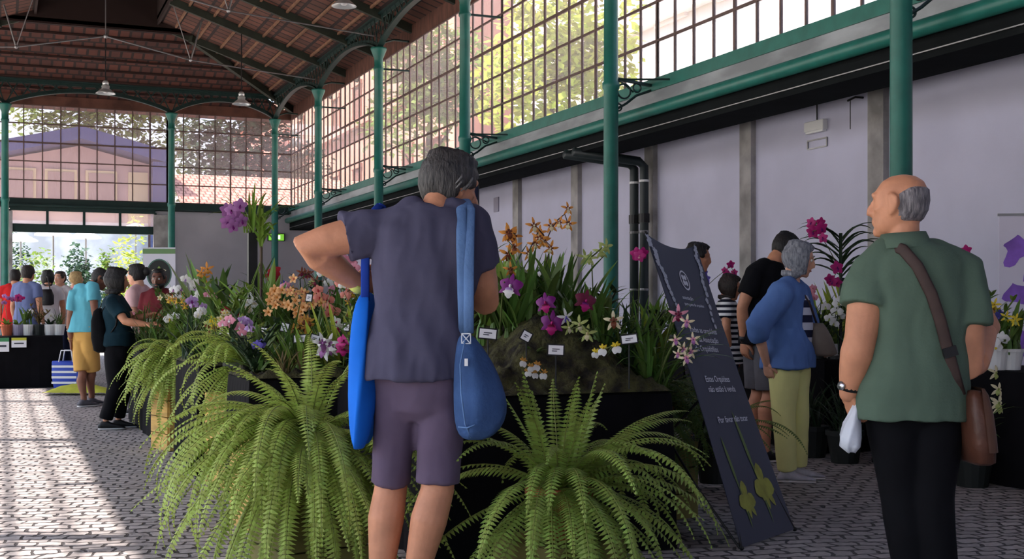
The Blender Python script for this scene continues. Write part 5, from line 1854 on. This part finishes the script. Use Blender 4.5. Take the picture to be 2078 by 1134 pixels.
    # shoes -------------------------------------------------------------------
    for sd in 'LR':
        n_ = D[sd + '_ankle']
        tv = fw
        o = Vector((n_.x, n_.y, 0)) - tv * .07 * s
        m_ = MB()
        sec = [(0, .028, .05), (.03, .036, .085), (.08, .038, .095), (.13, .041, .07), (.19, .046, .05), (.235, .042, .038), (.262, .024, .024)]
        for lo_, hi_, mi in ((0.0, .018, 1), (.018, None, 0)):
            rings = []
            for t, a, h_ in sec:
                hh = (hi_ if hi_ else h_) * s
                c = o + tv * t * s + Vector((0, 0, (lo_ * s + hh) / 2))
                rings.append(ell(c, tv, Vector((tv.y, -tv.x, 0)), (a + (.004 if mi else 0)) * s, (hh - lo_ * s) / 2, 16, 2.6))
            m_.loft(rings, mi)
        m_.build('shoe', [shoe or BLACKM, SOLE], root, True)
    root_D = {k: (root.matrix_basis @ v) for k, v in D.items()}
    return root, D, Mh, conv


F = fabric
NAVY_T = F('slate_navy', srgb(74, 72, 92), .1)
PLUM = F('plum_shorts', srgb(98, 84, 104), .1)
GREEN_P = F('polo_green', srgb(84, 102, 88), .08, .1, 120)
BLK_TR = F('black_trousers', srgb(14, 14, 18), .2)
DENIM_S = F('blue_shirt', srgb(88, 118, 172), .12)
YEL_T = F('yellow_trousers', srgb(222, 220, 148), .06, .3, 9)
BLK_T = F('black_tee', srgb(16, 16, 20), .2)
GREY_S = F('grey_shorts', srgb(96, 94, 98), .2)
AQUA = F('aqua_polo', srgb(96, 172, 188), .06, .2, 8)
TAN_S = F('tan_shorts', srgb(196, 152, 84), .08)
TEAL_D = F('dark_teal', srgb(20, 44, 54), .2)
PINKT = F('pale_pink', srgb(214, 176, 176), .1)
MAROON = F('maroon_tee', srgb(96, 34, 40), .15)
REDT = F('red_top', srgb(196, 40, 40), .1)
SLATE = F('slate_shirt', srgb(108, 118, 158), .08)
WHITET = F('white_top', srgb(222, 216, 216), .12, .1, 6)
NAVY2 = F('navy', srgb(30, 34, 56), .15)
STRIPE = stripe_mat('striped', srgb(30, 32, 44), srgb(224, 222, 222), 7.0)
CHARC = F('charcoal', srgb(48, 46, 52), .2)
SHOE_G = mat('shoe_grey', srgb(88, 86, 92), 0.7, 0.2, 20)
SHOE_K = mat('shoe_black', srgb(22, 22, 24), 0.6)
SHOE_W = mat('shoe_pale', srgb(184, 182, 190), 0.6, 0.2, 20)
WATCH = mat('watch_steel', srgb(200, 200, 205), 0.25, metal=.9)

# 1 the man with two shoulder bags, seen from behind
V3 = lambda *a: Vector(a)
m1, D1, M1, cv1 = person(850, 4.55, 1.78, -10, 'man in slate T-shirt and plum shorts photographing orchids, seen from behind with two shoulder bags', SK_TAN, (H_MIX, 'short'), NAVY_T, PLUM, dict(
    hip=(852, 752, 0), chest=(868, 545, 0), neck=(884, 416, -.015), head=(914, 381, .08), L_shoulder=(784, 462, 0), R_shoulder=(956, 462, .02), L_elbow=(622, 498, -.03), L_wrist=(724, 574, .13), R_elbow=(984, 612, .10), R_wrist=(966, 452, .27),
    L_hip=(806, 772, 0), R_hip=(898, 772, 0), L_knee=(793, 990, .05), R_knee=(888, 992, -.03), L_ankle=(770, 1210, 0), R_ankle=(834, 1212, -.03)),
    head_yaw=-52, pitch=-14, sleeve=.52, hem=.85, bot='shorts', leg=.96, build=1.02, shoe=SHOE_G, vox=.0065, loose=.02, wr=.022, hair_t=.019, flare=.0, legr=.72, headscale=1.04, armr=1.3, legb=1.12, legk=(.92, 1.12),
    hands={'L': (V3(.5, .6, .05), V3(.4, -.6, 0), .3, V3(0, 0, 1)), 'R': (V3(-.12, .12, 1), V3(-1, .2, 0), .75, V3(0, -1, .2))})
# grey hair above the ear
mb = MB()
for k in range(9):
    a = k / 8
    p = M1 @ Vector((.078 + .008 * math.sin(k), .030 - .05 * a, .03 + .010 * math.sin(k * 1.7)))
    mb.tube([p, p + M1.to_3x3() @ Vector((.014, -.012, -.02)), p + M1.to_3x3() @ Vector((.010, -.026, -.045))], [.0045, .005, .002], 5)
mb.build('sideburn_hair', hairm('silver', srgb(128, 126, 124), srgb(84, 82, 82)), m1, True)
# phone at his face
ph = tag(empty('phone', m1.matrix_basis @ cv1((952, 412, .34)), -TH), 'dark phone held up to the face of the man in the slate T-shirt', 'phone')
MB().b2((-.04, -.005, -.07), (.04, .005, .07)).build('phone_body', BLACKM, ph, bevel=.006)
MB().b2((-.036, -.0065, -.064), (.036, -.0052, .064)).build('screen', mat('screen_dark', srgb(30, 40, 60), .1), ph)
MB().tube([cv1((726, 572, .125)), cv1((722, 578, .13)), cv1((717, 584, .135))], [.034, .036, .034], 14).build('wrist_band', mat('lime_band', srgb(216, 220, 110), .6), m1, True)

# blue tote under the left arm
TOTE = F('cobalt_tote', srgb(26, 104, 206), .06, .35, 7)
TOTED = F('cobalt_strap', srgb(34, 62, 150), .1)
t = tag(empty('tote_bag', m1.location, -TH), 'bright cobalt blue tote bag hanging from the left shoulder of the man in slate', 'bag')
sec = [(745, 590, .012, .05), (744, 612, .034, .10), (743, 660, .043, .15), (743, 730, .048, .17), (741, 800, .047, .18), (738, 860, .040, .18), (734, 896, .026, .17), (733, 906, .018, .165)]
rings = []
for px, py, a, b in sec:
    c = cv1((px, py, .06))
    rings.append([c + Vector((a * math.copysign(abs(math.cos(q)) ** .7, math.cos(q)) + .25 * a * math.sin(4 * q + py * .012), b * math.copysign(abs(math.sin(q)) ** .8, math.sin(q)), 0)) for q in [2 * PI * k / 40 for k in range(40)]])
o = MB().loft(rings).build('bag_body', TOTE, t, True)
sb = o.modifiers.new('sub', 'SUBSURF')
sb.levels = sb.render_levels = 1
for dy, q in ((-.03, 0), (.13, 5)):
    MB().tube([cv1((741, 610, dy + .02)), cv1((741, 540, dy)), cv1((743, 480, dy * .8)), cv1((752 + q, 436, dy * .6)), cv1((772 + q, 416, .02))], [.016] * 5, 8, flat=.3, up=(0, 1, 0)).build('strap', TOTED, t, True)
# denim shoulder bag
DEN = F('denim', srgb(58, 84, 128), .22, .25, 60)
DENL = F('denim_light', srgb(92, 122, 166), .18, .25, 60)
t = tag(empty('shoulder_bag', m1.location, -TH), 'slouchy denim bag hanging from the right shoulder of the man in slate', 'bag')
sec = [(945, 676, .022, .02), (950, 700, .045, .05), (960, 735, .07, .075), (970, 780, .088, .09), (978, 820, .098, .095), (976, 856, .092, .085), (968, 884, .066, .06), (962, 893, .03, .03)]
rings = []
for i, (px, py, a, b) in enumerate(sec):
    c = cv1((px, py, -.13))
    rings.append([c + Vector((math.cos(q) * a * (1 + .05 * math.sin(3 * q + i)), math.sin(q) * b * (1 + .10 * math.sin(4 * q + .6 * i)), 0)) for q in [2 * PI * k / 36 for k in range(36)]])
o = MB().loft(rings).build('bag_body', DEN, t, True)
sb = o.modifiers.new('sub', 'SUBSURF')
sb.levels = sb.render_levels = 1
for k, (a, b) in enumerate((((941, 676, -.10), (936, 424, -.085)), ((951, 676, -.12), (954, 424, -.075)))):
    a, b = cv1(a), cv1(b)
    mid = a.lerp(b, .5)
    pts = [a, a.lerp(b, .35) + Vector((0, -.04, 0)), a.lerp(b, .7) + Vector((0, -.055, 0)), b, cv1((944, 406, .0)), cv1((950, 425, .12)), cv1((956, 560, .19))]
    MB().tube(pts, [.0185] * 7, 10, flat=.3, up=(0, 1, 0)).build('strap', DENL, t, True)
# seams and stitching of the denim
mb = MB()
mb.tube([cv1((944, 690, -.185)), cv1((934, 740, -.212)), cv1((936, 800, -.228)), cv1((944, 860, -.213)), cv1((956, 888, -.18))], .0035, 6)
mb.tube([cv1((930, 866, -.18)), cv1((948, 868, -.217)), cv1((964, 862, -.222))], .003, 6)
mb.build('seam', DENL, t, True)
mb = MB()
for a, b in (((938, 678), (954, 696)), ((954, 678), (938, 696)), ((937, 677), (955, 677)), ((937, 697), (955, 697)), ((937, 677), (937, 697)), ((955, 677), (955, 697))):
    mb.tube([cv1((*a, -.162)), cv1((*b, -.185))], .002, 5)
mb.build('stitching', mat('white_thread', srgb(210, 214, 220), .7), t)
c = cv1((946, 735, -.215))
MB().box(c, (.012, .004, .026)).build('tag', WHITE, t)

# 2 the man in the green polo
m2, D2, M2, cv2 = person(1850, 4.5, 1.67, 22, 'balding grey-haired man in green polo and black trousers with a crossbody satchel', SK_TAN, (H_STB, 'bald'), GREEN_P, BLK_TR, dict(
    hip=(1850, 778, 0), chest=(1862, 615, 0), neck=(1832, 494, 0), head=(1824, 418, .02), L_shoulder=(1770, 546, 0), R_shoulder=(1958, 552, 0), L_elbow=(1746, 690, -.04), L_wrist=(1722, 798, .0), R_elbow=(1962, 752, -.02), R_wrist=(2004, 676, .14),
    L_hip=(1808, 790, 0), R_hip=(1896, 790, 0), L_knee=(1832, 1013, .02), R_knee=(1892, 1016, -.02), L_ankle=(1864, 1235, 0), R_ankle=(1912, 1238, -.04)),
    head_yaw=52, pitch=2, sleeve=.54, hem=.76, build=1.07, shoe=SHOE_K, vox=.0065, loose=.018, wr=.012, collar=True, hair_t=.005, headscale=1.04, tname='polo_shirt', armr=1.38,
    hands={'L': (V3(.35, .25, -1), V3(.8, .3, .2), .5, V3(-.2, 1, 0)), 'R': (V3(.45, .5, .42), V3(-.5, .4, -.2), .45, V3(0, 0, 1))})
# watch
w, e = D2['L_wrist'], D2['L_elbow']
u = (e - w).normalized()
MB().tube([w + u * .012, w + u * .024, w + u * .036], [.0385, .0395, .0395], 16).build('watch_strap', BLACKM, m2, True)
c = w + u * .024 + Vector((-.034, -.021, .006))
MB().tube([c, c + Vector((-.008, -.004, .001))], [.017, .016], 16).build('watch_case', WATCH, m2, True)
# satchel with strap across the back
LEA = mat('satchel_leather', srgb(78, 46, 34), 0.5, 0.25, 8, .15, 40)
STR = mat('satchel_strap', srgb(58, 42, 38), 0.7, 0.2, 12)
t = tag(empty('satchel', m2.location, -TH), 'brown leather satchel on the right hip of the man in the green polo', 'bag')
pts = [cv2(q) for q in ((1792, 512, .05), (1806, 497, -.04), (1832, 506, -.115), (1862, 540, -.145), (1890, 596, -.155), (1908, 650, -.15), (1924, 712, -.14), (1938, 764, -.13), (1948, 802, -.115))]
MB().tube(pts, [.021] * len(pts), 8, flat=.25, up=(1, 0, -.3)).build('strap', STR, t, True)
MB().box(cv2((1928, 714, -.148)), (.05, .012, .035), M=Matrix.Rotation(-.3, 3, 'Y')).build('strap_buckle', BLACKM, t)
c = cv2((1970, 865, -.04))
mb = MB()
rings = []
for z, a, b in ((-.13, .030, .10), (-.118, .042, .13), (-.05, .048, .145), (.05, .045, .14), (.11, .034, .125), (.135, .02, .11)):
    rings.append([c + Vector((math.copysign(abs(math.cos(q)) ** .6, math.cos(q)) * a - .12 * z, math.copysign(abs(math.sin(q)) ** .5, math.sin(q)) * b, z)) for q in [2 * PI * k / 32 for k in range(32)]])
mb.loft(rings)
mb.build('bag_body', LEA, t, True)
rings = []
for z, a in ((.145, .026), (.12, .046), (.05, .058), (-.03, .06), (-.08, .058)):
    rings.append([c + Vector((a * math.copysign(abs(math.cos(q)) ** .6, math.cos(q)) - .12 * z, .15 * math.sin(q), z)) for q in [-PI / 2 + PI * k / 14 for k in range(15)]])
MB().loft(rings, closed=False, cap=False).build('flap', mat('flap_edge', srgb(86, 58, 44), .6, .2, 8), t, True)
MB().tube([cv2((1944, 792, -.11)), cv2((1948, 806, -.1))], .012, 8).build('strap_ring', WATCH, t)
# white plastic bag in his left hand
t = tag(empty('plastic_bag', m2.location, -TH), 'small white plastic bag hanging from the watch hand of the man in green', 'bag')
c0 = [(1736, 822, .008), (1734, 836, .016), (1729, 860, .030), (1725, 885, .036), (1724, 904, .034), (1727, 917, .014)]
rings = []
for i, (px, py, r) in enumerate(c0):
    c = cv2((px, py, -.02))
    rings.append([c + Vector((math.cos(q) * r * (1 + .14 * math.sin(5 * q + i)), math.sin(q) * r * 1.3 * (1 + .14 * math.sin(4 * q + i * 1.3)), .004 * math.sin(3 * q))) for q in [2 * PI * k / 30 for k in range(30)]])
MB().loft(rings).build('bag_body', mat('white_plastic', srgb(226, 230, 240), .35, .08, 8, .3, 18, trans=.2), t, True)

# 3 the woman with the yellow trousers
m3, D3, M3, cv3 = person(1600, 8.2, 1.62, -100, 'grey-haired woman in blue shirt and pale yellow trousers looking at the table', SK_PALE, (H_GRY, 'bob'), DENIM_S, YEL_T, dict(
    hip=(1600, 712, 0), chest=(1592, 632, 0), neck=(1606, 572, 0), head=(1622, 526, .0), R_shoulder=(1588, 596, -.15), L_shoulder=(1620, 596, .16), R_elbow=(1536, 664, -.2), R_wrist=(1556, 738, -.12), L_elbow=(1640, 660, .2), L_wrist=(1668, 690, .1),
    R_hip=(1590, 716, -.06), L_hip=(1612, 716, .07), R_knee=(1590, 836, -.07), L_knee=(1618, 836, .07), R_ankle=(1598, 958, -.07), L_ankle=(1618, 950, .1)),
    pitch=-16, sleeve=1.35, hem=.79, build=.96, shoe=SHOE_W, vox=.008, loose=.03, wr=.022, hair_t=.02, eyes=True, tname='blue_shirt', legr=1.12, flare=.01)
mb = MB()
chain(mb, [(cv3((1618, 712, -.0)), .10, .09), (cv3((1622, 660, 0)), .11, .09), (cv3((1618, 615, 0)), .11, .085), (cv3((1612, 580, 0)), .06, .05)], (0, 1, 0), (False, False))
addobj('striped_top', remesh(mb, 'inner', [stripe_mat('inner_stripe', srgb(34, 36, 58), srgb(190, 192, 206), 3.2)], .01, 3), m3)
t = tag(empty('handbag', m3.location, -TH), 'taupe handbag hanging at the front of the grey-haired woman', 'bag')
c = cv3((1666, 686, -.02))
rings = []
for z, a, b in ((-.12, .05, .03), (-.10, .085, .05), (0, .075, .055), (.07, .055, .04), (.1, .04, .02)):
    rings.append([c + Vector((math.cos(q) * a - .25 * z, math.sin(q) * b, z)) for q in [2 * PI * k / 24 for k in range(24)]])
MB().loft(rings).build('bag_body', mat('taupe_leather', srgb(112, 100, 90), .6, .15, 9), t, True)
MB().tube([c + Vector((-.03, 0, .1)), cv3((1645, 620, -.08)), cv3((1622, 582, -.09)), cv3((1600, 580, 0))], .008, 6).build('strap', STR, t, True)

# 4 black T-shirt man and the people half hidden by the banner
m4, D4, M4, cv4 = person(1546, 9.3, 1.78, -78, 'man in black T-shirt with a white chest line and grey shorts behind the woman', SK_TAN, (H_BLK, 'short'), BLK_T, GREY_S, dict(
    chest=(1552, 600, 0), neck=(1566, 530, 0), head=(1594, 506, .05), R_shoulder=(1530, 556, -.15), L_shoulder=(1572, 556, .16), R_elbow=(1506, 625, -.17), R_wrist=(1510, 692, -.1)), head_yaw=-60, pitch=-32, sleeve=.62, hem=.84, bot='shorts', leg=.9, vox=.009, shoe=SHOE_K, loose=.02)
MB().beam(cv4((1545, 564, -.145)), cv4((1580, 566, -.13)), .004, .012).build('chest_line', WHITE, m4)
MB().tube([D4['R_wrist'], D4['R_wrist'] + (D4['R_elbow'] - D4['R_wrist']).normalized() * .045], [.032, .034], 12).build('watch_strap', BLACKM, m4, True)
person(1476, 10.2, 1.42, -100, 'child in black and white striped top behind the banner', SK_TAN, (H_DBR, 'bob'), STRIPE, NAVY2, dict(R_elbow=(1474, 668, -.2), R_wrist=(1480, 712, -.12)), pitch=-15, vox=.011, shoe=SHOE_W, hair_t=.02)
person(1410, 10.4, 1.69, -95, 'dark-haired person whose head shows behind the top corner of the banner', SK_TAN, (H_BLK, 'short'), NAVY2, CHARC, None, vox=.011, hair_t=.02, pitch=-10)

# 7-10 the people at the left end of the island
m7, D7, M7, cv7 = person(172, 14.4, 1.72, -38, 'man in aqua polo and tan shorts bending his head, by the island', SK_BRN, (H_BLK, 'short'), AQUA, TAN_S, dict(
    neck=(184, 582, .02), head=(204, 566, .10), L_shoulder=(150, 597, -.05), L_elbow=(142, 652, -.08), L_wrist=(144, 692, -.02), L_ankle=(170, 806, -.05), L_knee=(168, 760, 0), R_knee=(186, 758, .1), R_ankle=(186, 800, .16)), head_yaw=-75, pitch=-30, sleeve=.6, hem=.86, bot='shorts', leg=.92, vox=.01, shoe=SHOE_G, collar=NAVY2, tname='polo_shirt')
MB().tube([D7['L_wrist'] + Vector((0, 0, .02)), D7['L_wrist'] + Vector((0, 0, .045))], [.036, .036], 12).build('wrist_band', mat('yellow_band', srgb(226, 196, 60), .6), m7, True)
m8, D8, M8, cv8 = person(228, 11.7, 1.60, -72, 'woman in dark teal T-shirt and black trousers with a backpack, holding out her arm', SK_TAN, (H_BLK, 'bob'), TEAL_D, BLK_TR, dict(
    hip=(240, 706, 0), chest=(236, 640, 0), neck=(232, 600, 0), head=(238, 570, .0), R_shoulder=(228, 614, -.16), L_shoulder=(242, 614, .15), R_elbow=(254, 652, -.22), R_wrist=(296, 658, -.2), L_elbow=(268, 648, .15), L_wrist=(300, 640, .12), R_hip=(232, 708, -.07), L_hip=(248, 708, .08), R_knee=(234, 785, -.05), L_knee=(252, 785, .1), R_ankle=(214, 852, -.05), L_ankle=(240, 848, .12)), pitch=-8, sleeve=.7, hem=.84, vox=.01, shoe=SHOE_K, hair_t=.028,
    hands={'R': (V3(1, .1, .1), V3(0, .3, -1), .3, V3(0, -1, .3)), 'L': (V3(1, 0, .2), V3(0, -.4, -1), .4, V3(0, 1, .3))})
t = tag(empty('backpack', m8.location, -TH), 'black backpack on the back of the woman in dark teal', 'backpack')
c = cv8((208, 668, -.02))
rings = []
for z, a, b in ((-.22, .05, .09), (-.20, .085, .13), (-.08, .095, .15), (.08, .08, .14), (.17, .05, .11), (.2, .02, .06)):
    rings.append([c + Vector((math.copysign(abs(math.cos(q)) ** .7, math.cos(q)) * a - .1 * z, math.copysign(abs(math.sin(q)) ** .7, math.sin(q)) * b, z)) for q in [2 * PI * k / 26 for k in range(26)]])
MB().loft(rings).build('bag_body', mat('black_nylon', srgb(14, 14, 17), .9, .3, 8, spec=.1), t, True)
MB().tube([c + Vector((.02, 0, .19)), c + Vector((-.01, 0, .24)), c + Vector((-.03, 0, .19))], .008, 6).build('handle', BLACKM, t)
MB().tube([c + Vector((.03, -.1, .17)), cv8((226, 607, -.2)), cv8((240, 622, -.2)), cv8((236, 660, -.2)), c + Vector((.07, -.1, -.1))], .014, 6, flat=.4).build('strap', BLACKM, t, True)
person(281, 13.4, 1.62, 78, 'woman in pale pink top with tied black hair facing left', SK_PALE, (H_BLK, 'bun'), PINKT, CHARC, dict(L_elbow=(272, 650, -.2), L_wrist=(262, 640, -.1)), vox=.011, eyes=True, hair_t=.018, pitch=-4)
person(324, 13.0, 1.56, 172, 'bearded man in maroon T-shirt facing the camera behind the plants', SK_DK, (H_BLK, 'short'), MAROON, CHARC, None, vox=.011, eyes=True, beard=H_BLK, head_yaw=178, pitch=-8, hair_t=.010)
# visitors near the doorway
person(30, 20.9, 1.80, 10, 'dark-haired visitor in a red top by the doorway', SK_TAN, (H_BLK, 'short'), REDT, CHARC, None, vox=.013, group=None)
person(55, 18.95, 1.80, -15, 'visitor in a slate blue shirt seen from behind by the doorway', SK_TAN, (H_DBR, 'short'), SLATE, NAVY2, None, vox=.013, hair_t=.015)
m11, D11, M11, cv11 = person(97, 20.1, 1.76, 25, 'woman in a pale patterned top with a black bag by the doorway', SK_TAN, (H_BLK, 'bob'), WHITET, CHARC, None, vox=.013, hair_t=.02)
t = tag(empty('handbag', m11.location, -TH), 'black handbag hanging on the back of the woman in the pale top', 'bag')
c = cv11((92, 602, -.24))
MB().loft([[c + Vector((math.cos(q) * a, math.sin(q) * .06, z)) for q in [2 * PI * k / 20 for k in range(20)]] for z, a in ((-.14, .09), (-.12, .14), (.02, .14), (.12, .1))]).build('bag_body', mat('black_leather', srgb(20, 18, 20), .5), t, True)
MB().tube([c + Vector((.08, 0, .1)), cv11((97, 562, -.17)), cv11((88, 560, .1))], .01, 6).build('strap', BLACKM, t, True)
person(124, 20.6, 1.76, 160, 'visitor in white T-shirt facing the camera near the doorway', SK_PALE, (H_DBR, 'short'), WHITET, NAVY2, dict(), vox=.013, eyes=True)
person(152, 21.6, 1.78, -60, 'visitor in a rose coloured top behind the aqua polo', SK_PALE, (H_BLD, 'bob'), F('rose', srgb(206, 140, 146)), CHARC, dict(), vox=.013, hair_t=.02)
# ---------------------------------------------------------------- leaning banner
BL, BR = Vector((3.25, 4.98, .012)), Vector((3.78, 5.30, .012))
TL, TR = P(1310, 473, 6.3), P(1412, 497, 6.72)
BN = ((BR - BL).cross(TL - BL)).normalized()
if BN.y > 0:
    BN = -BN


def bp(s, t, off=0.0):
    sag = .05 * 4 * s * (1 - s) * t ** 6
    wv = .012 * math.sin(3.0 * s + 1) * math.sin(PI * t)
    t2 = t - sag / 1.62
    return BL.lerp(BR, s).lerp(TL.lerp(TR, s), t2) + BN * (off + wv)


ban = tag(empty('display_banner', (BL + BR) / 2), 'leaning dark slate banner with white text and pale orchids on it', 'banner')
bl0 = (BL + BR) / 2
NS, NT = 16, 60
vs = [bp(i / NS, j / NT) - bl0 for i in range(NS + 1) for j in range(NT + 1)]
vb = [v - BN * .003 for v in vs]
n1 = len(vs)
fs = []
for i in range(NS):
    for j in range(NT):
        k = i * (NT + 1) + j
        fs.append((k, k + NT + 1, k + NT + 2, k + 1))
        fs.append((n1 + k + 1, n1 + k + NT + 2, n1 + k + NT + 1, n1 + k))
MB().add(vs + vb, fs).build('panel', mat('banner_slate', srgb(64, 68, 84), .6, .06, 2), ban, True)
for a, b in ((BL, TR), (BR, TL)):
    q = -BN * .03 - bl0
    MB().tube([a + q + BN * .028, (a + b) / 2 + q, b + q + BN * .028], .007, 8).build('pole', BLACKM, ban)
hub = (BL + BR + TL + TR) / 4 - BN * .045
for f in (hub + Vector((-.42, .55, 0)), hub + Vector((.3, .75, 0))):
    f.z = .008
    MB().tube([hub - bl0, f - bl0], .007, 8).build('leg', BLACKM, ban)
# guy strut to the lower left corner as in the photo
c = P(1345, 880, 5.75)
MB().tube([BL - bl0 - BN * .01, P(1410, 975, 6.0) - bl0 - BN * .01, P(1345, 872, 6.35) - bl0], .006, 8).build('strut', BLACKM, ban)
for c in (BL, BR, TL, TR):
    MB().ball(c - bl0, .012, 8).build('corner_hook', BLACKM, ban)
WTXT = mat('banner_text', srgb(214, 216, 226), .6)
WSP = mat('banner_spray', srgb(176, 180, 192), .6)
YOR = mat('banner_orchid', srgb(150, 152, 62), .6, .2, 14)
YGR = mat('banner_stem', srgb(96, 116, 62), .6)


def on_banner(pts2, faces, name, m, off=.004):
    o = MB().add([bp(s, t, off) - bl0 for s, t in pts2], faces).build(name, m, ban)
    return o


def text(body, size, s0, t0, align='LEFT', name='lettering', m=None):
    cu = bpy.data.curves.new('txt', 'FONT')
    cu.body = body
    cu.size = size
    cu.align_x = align
    cu.offset = size * .012
    ob = bpy.data.objects.new('txt', cu)
    COL.objects.link(ob)
    dg = bpy.context.evaluated_depsgraph_get()
    dg.update()
    me = bpy.data.meshes.new_from_object(ob.evaluated_get(dg))
    pts = [(s0 + v.co.x / .60, t0 + v.co.y / 1.62) for v in me.vertices]
    fc = [tuple(p.vertices) for p in me.polygons]
    bpy.data.objects.remove(ob)
    on_banner(pts, fc, name, m or WTXT)


text('Todas as orquídeas', .044, .22, .672)
text('são da Associação', .044, .22, .640)
text('de Orquidófilos', .044, .22, .608)
text('Estas Orquídeas', .046, .22, .505)
text('não estão à venda', .046, .22, .472)
text('Por favor não tocar', .046, .22, .372)
text('associação', .030, .30, .790)
text('portuguesa de orquídeas', .024, .30, .768)


def poly(cx, ct, r, fn, n, name, m, off=.004):
    pts = [(cx + r * fn(a) * math.cos(a) / .6, ct + r * fn(a) * math.sin(a) / 1.62) for a in [2 * PI * k / n for k in range(n)]]
    return pts, [tuple(range(n))]


# round emblem
def ring2(cx, ct, rx, ry, wd, n=36):
    pts, fs_ = [], []
    for k in range(n):
        a = 2 * PI * k / n
        for q in (1, 1 - wd / rx):
            pts.append((cx + rx * q * math.cos(a) / .6, ct + ry * q * math.sin(a) / 1.62))
    for k in range(n):
        a, b = 2 * k, 2 * ((k + 1) % n)
        fs_.append((a, a + 1, b + 1, b))
    return pts, fs_


pts, fs_ = ring2(.47, .865, .050, .062, .008)
for a in (.8, 2.3, 3.9, 5.4):
    k = len(pts)
    cx, ct = .47 + .02 * math.cos(a) / .6, .865 + .024 * math.sin(a) / 1.62
    e = [(cx + .014 * math.cos(b) / .6, ct + .017 * math.sin(b) / 1.62) for b in [2 * PI * j / 10 for j in range(10)]]
    pts += e
    fs_.append(tuple(range(k, k + 10)))
on_banner(pts, fs_, 'emblem', WTXT)


def blob(cx, ct, parts):
    pts, fs_ = [], []
    for a, L, W in parts:
        a = math.radians(a)
        k = len(pts)
        for q, w_ in ((0, .25), (.3, .9), (.6, 1), (.85, .6), (1, 0), (.85, -.6), (.6, -1), (.3, -.9), (0, -.25)):
            x, y_ = math.cos(a) * L * q - math.sin(a) * W * w_, math.sin(a) * L * q + math.cos(a) * W * w_
            pts.append((cx + x / .6, ct + y_ / 1.62))
        fs_.append(tuple(range(k, k + 9)))
    return pts, fs_


R = random.Random(3)
for side, t0, t1, s0, s1 in ((0, .985, .74, .03, .12), (1, .985, .70, .93, .80)):
    pts, fs_ = [], []
    for k in range(13):
        q = k / 12
        a, b = blob(lerp(s0, s1, q) + R.uniform(-.03, .03), lerp(t0, t1, q), [(90 + 72 * j + R.uniform(-20, 20), .030 * (1 - .5 * q), .010) for j in range(5)])
        fs_ += [tuple(i + len(pts) for i in f) for f in b]
        pts += a
    on_banner(pts, fs_, 'white_spray_print', WSP)
for cx, ct, sc in ((.30, .135, 1.25), (.68, .165, 1.6)):
    pts, fs_ = blob(cx, ct, [(90, .07 * sc, .026 * sc), (200, .07 * sc, .030 * sc), (-20, .075 * sc, .030 * sc), (270, .085 * sc, .012 * sc), (245, .06 * sc, .018 * sc), (300, .09 * sc, .014 * sc)])
    on_banner(pts, fs_, 'orchid_print', YOR, .0045)
    pts, fs_ = blob(cx - .06, ct + .03, [(98, .22 * sc, .010 * sc), (275, .16 * sc, .008)])
    on_banner(pts, fs_, 'stem_print', YGR, .0035)
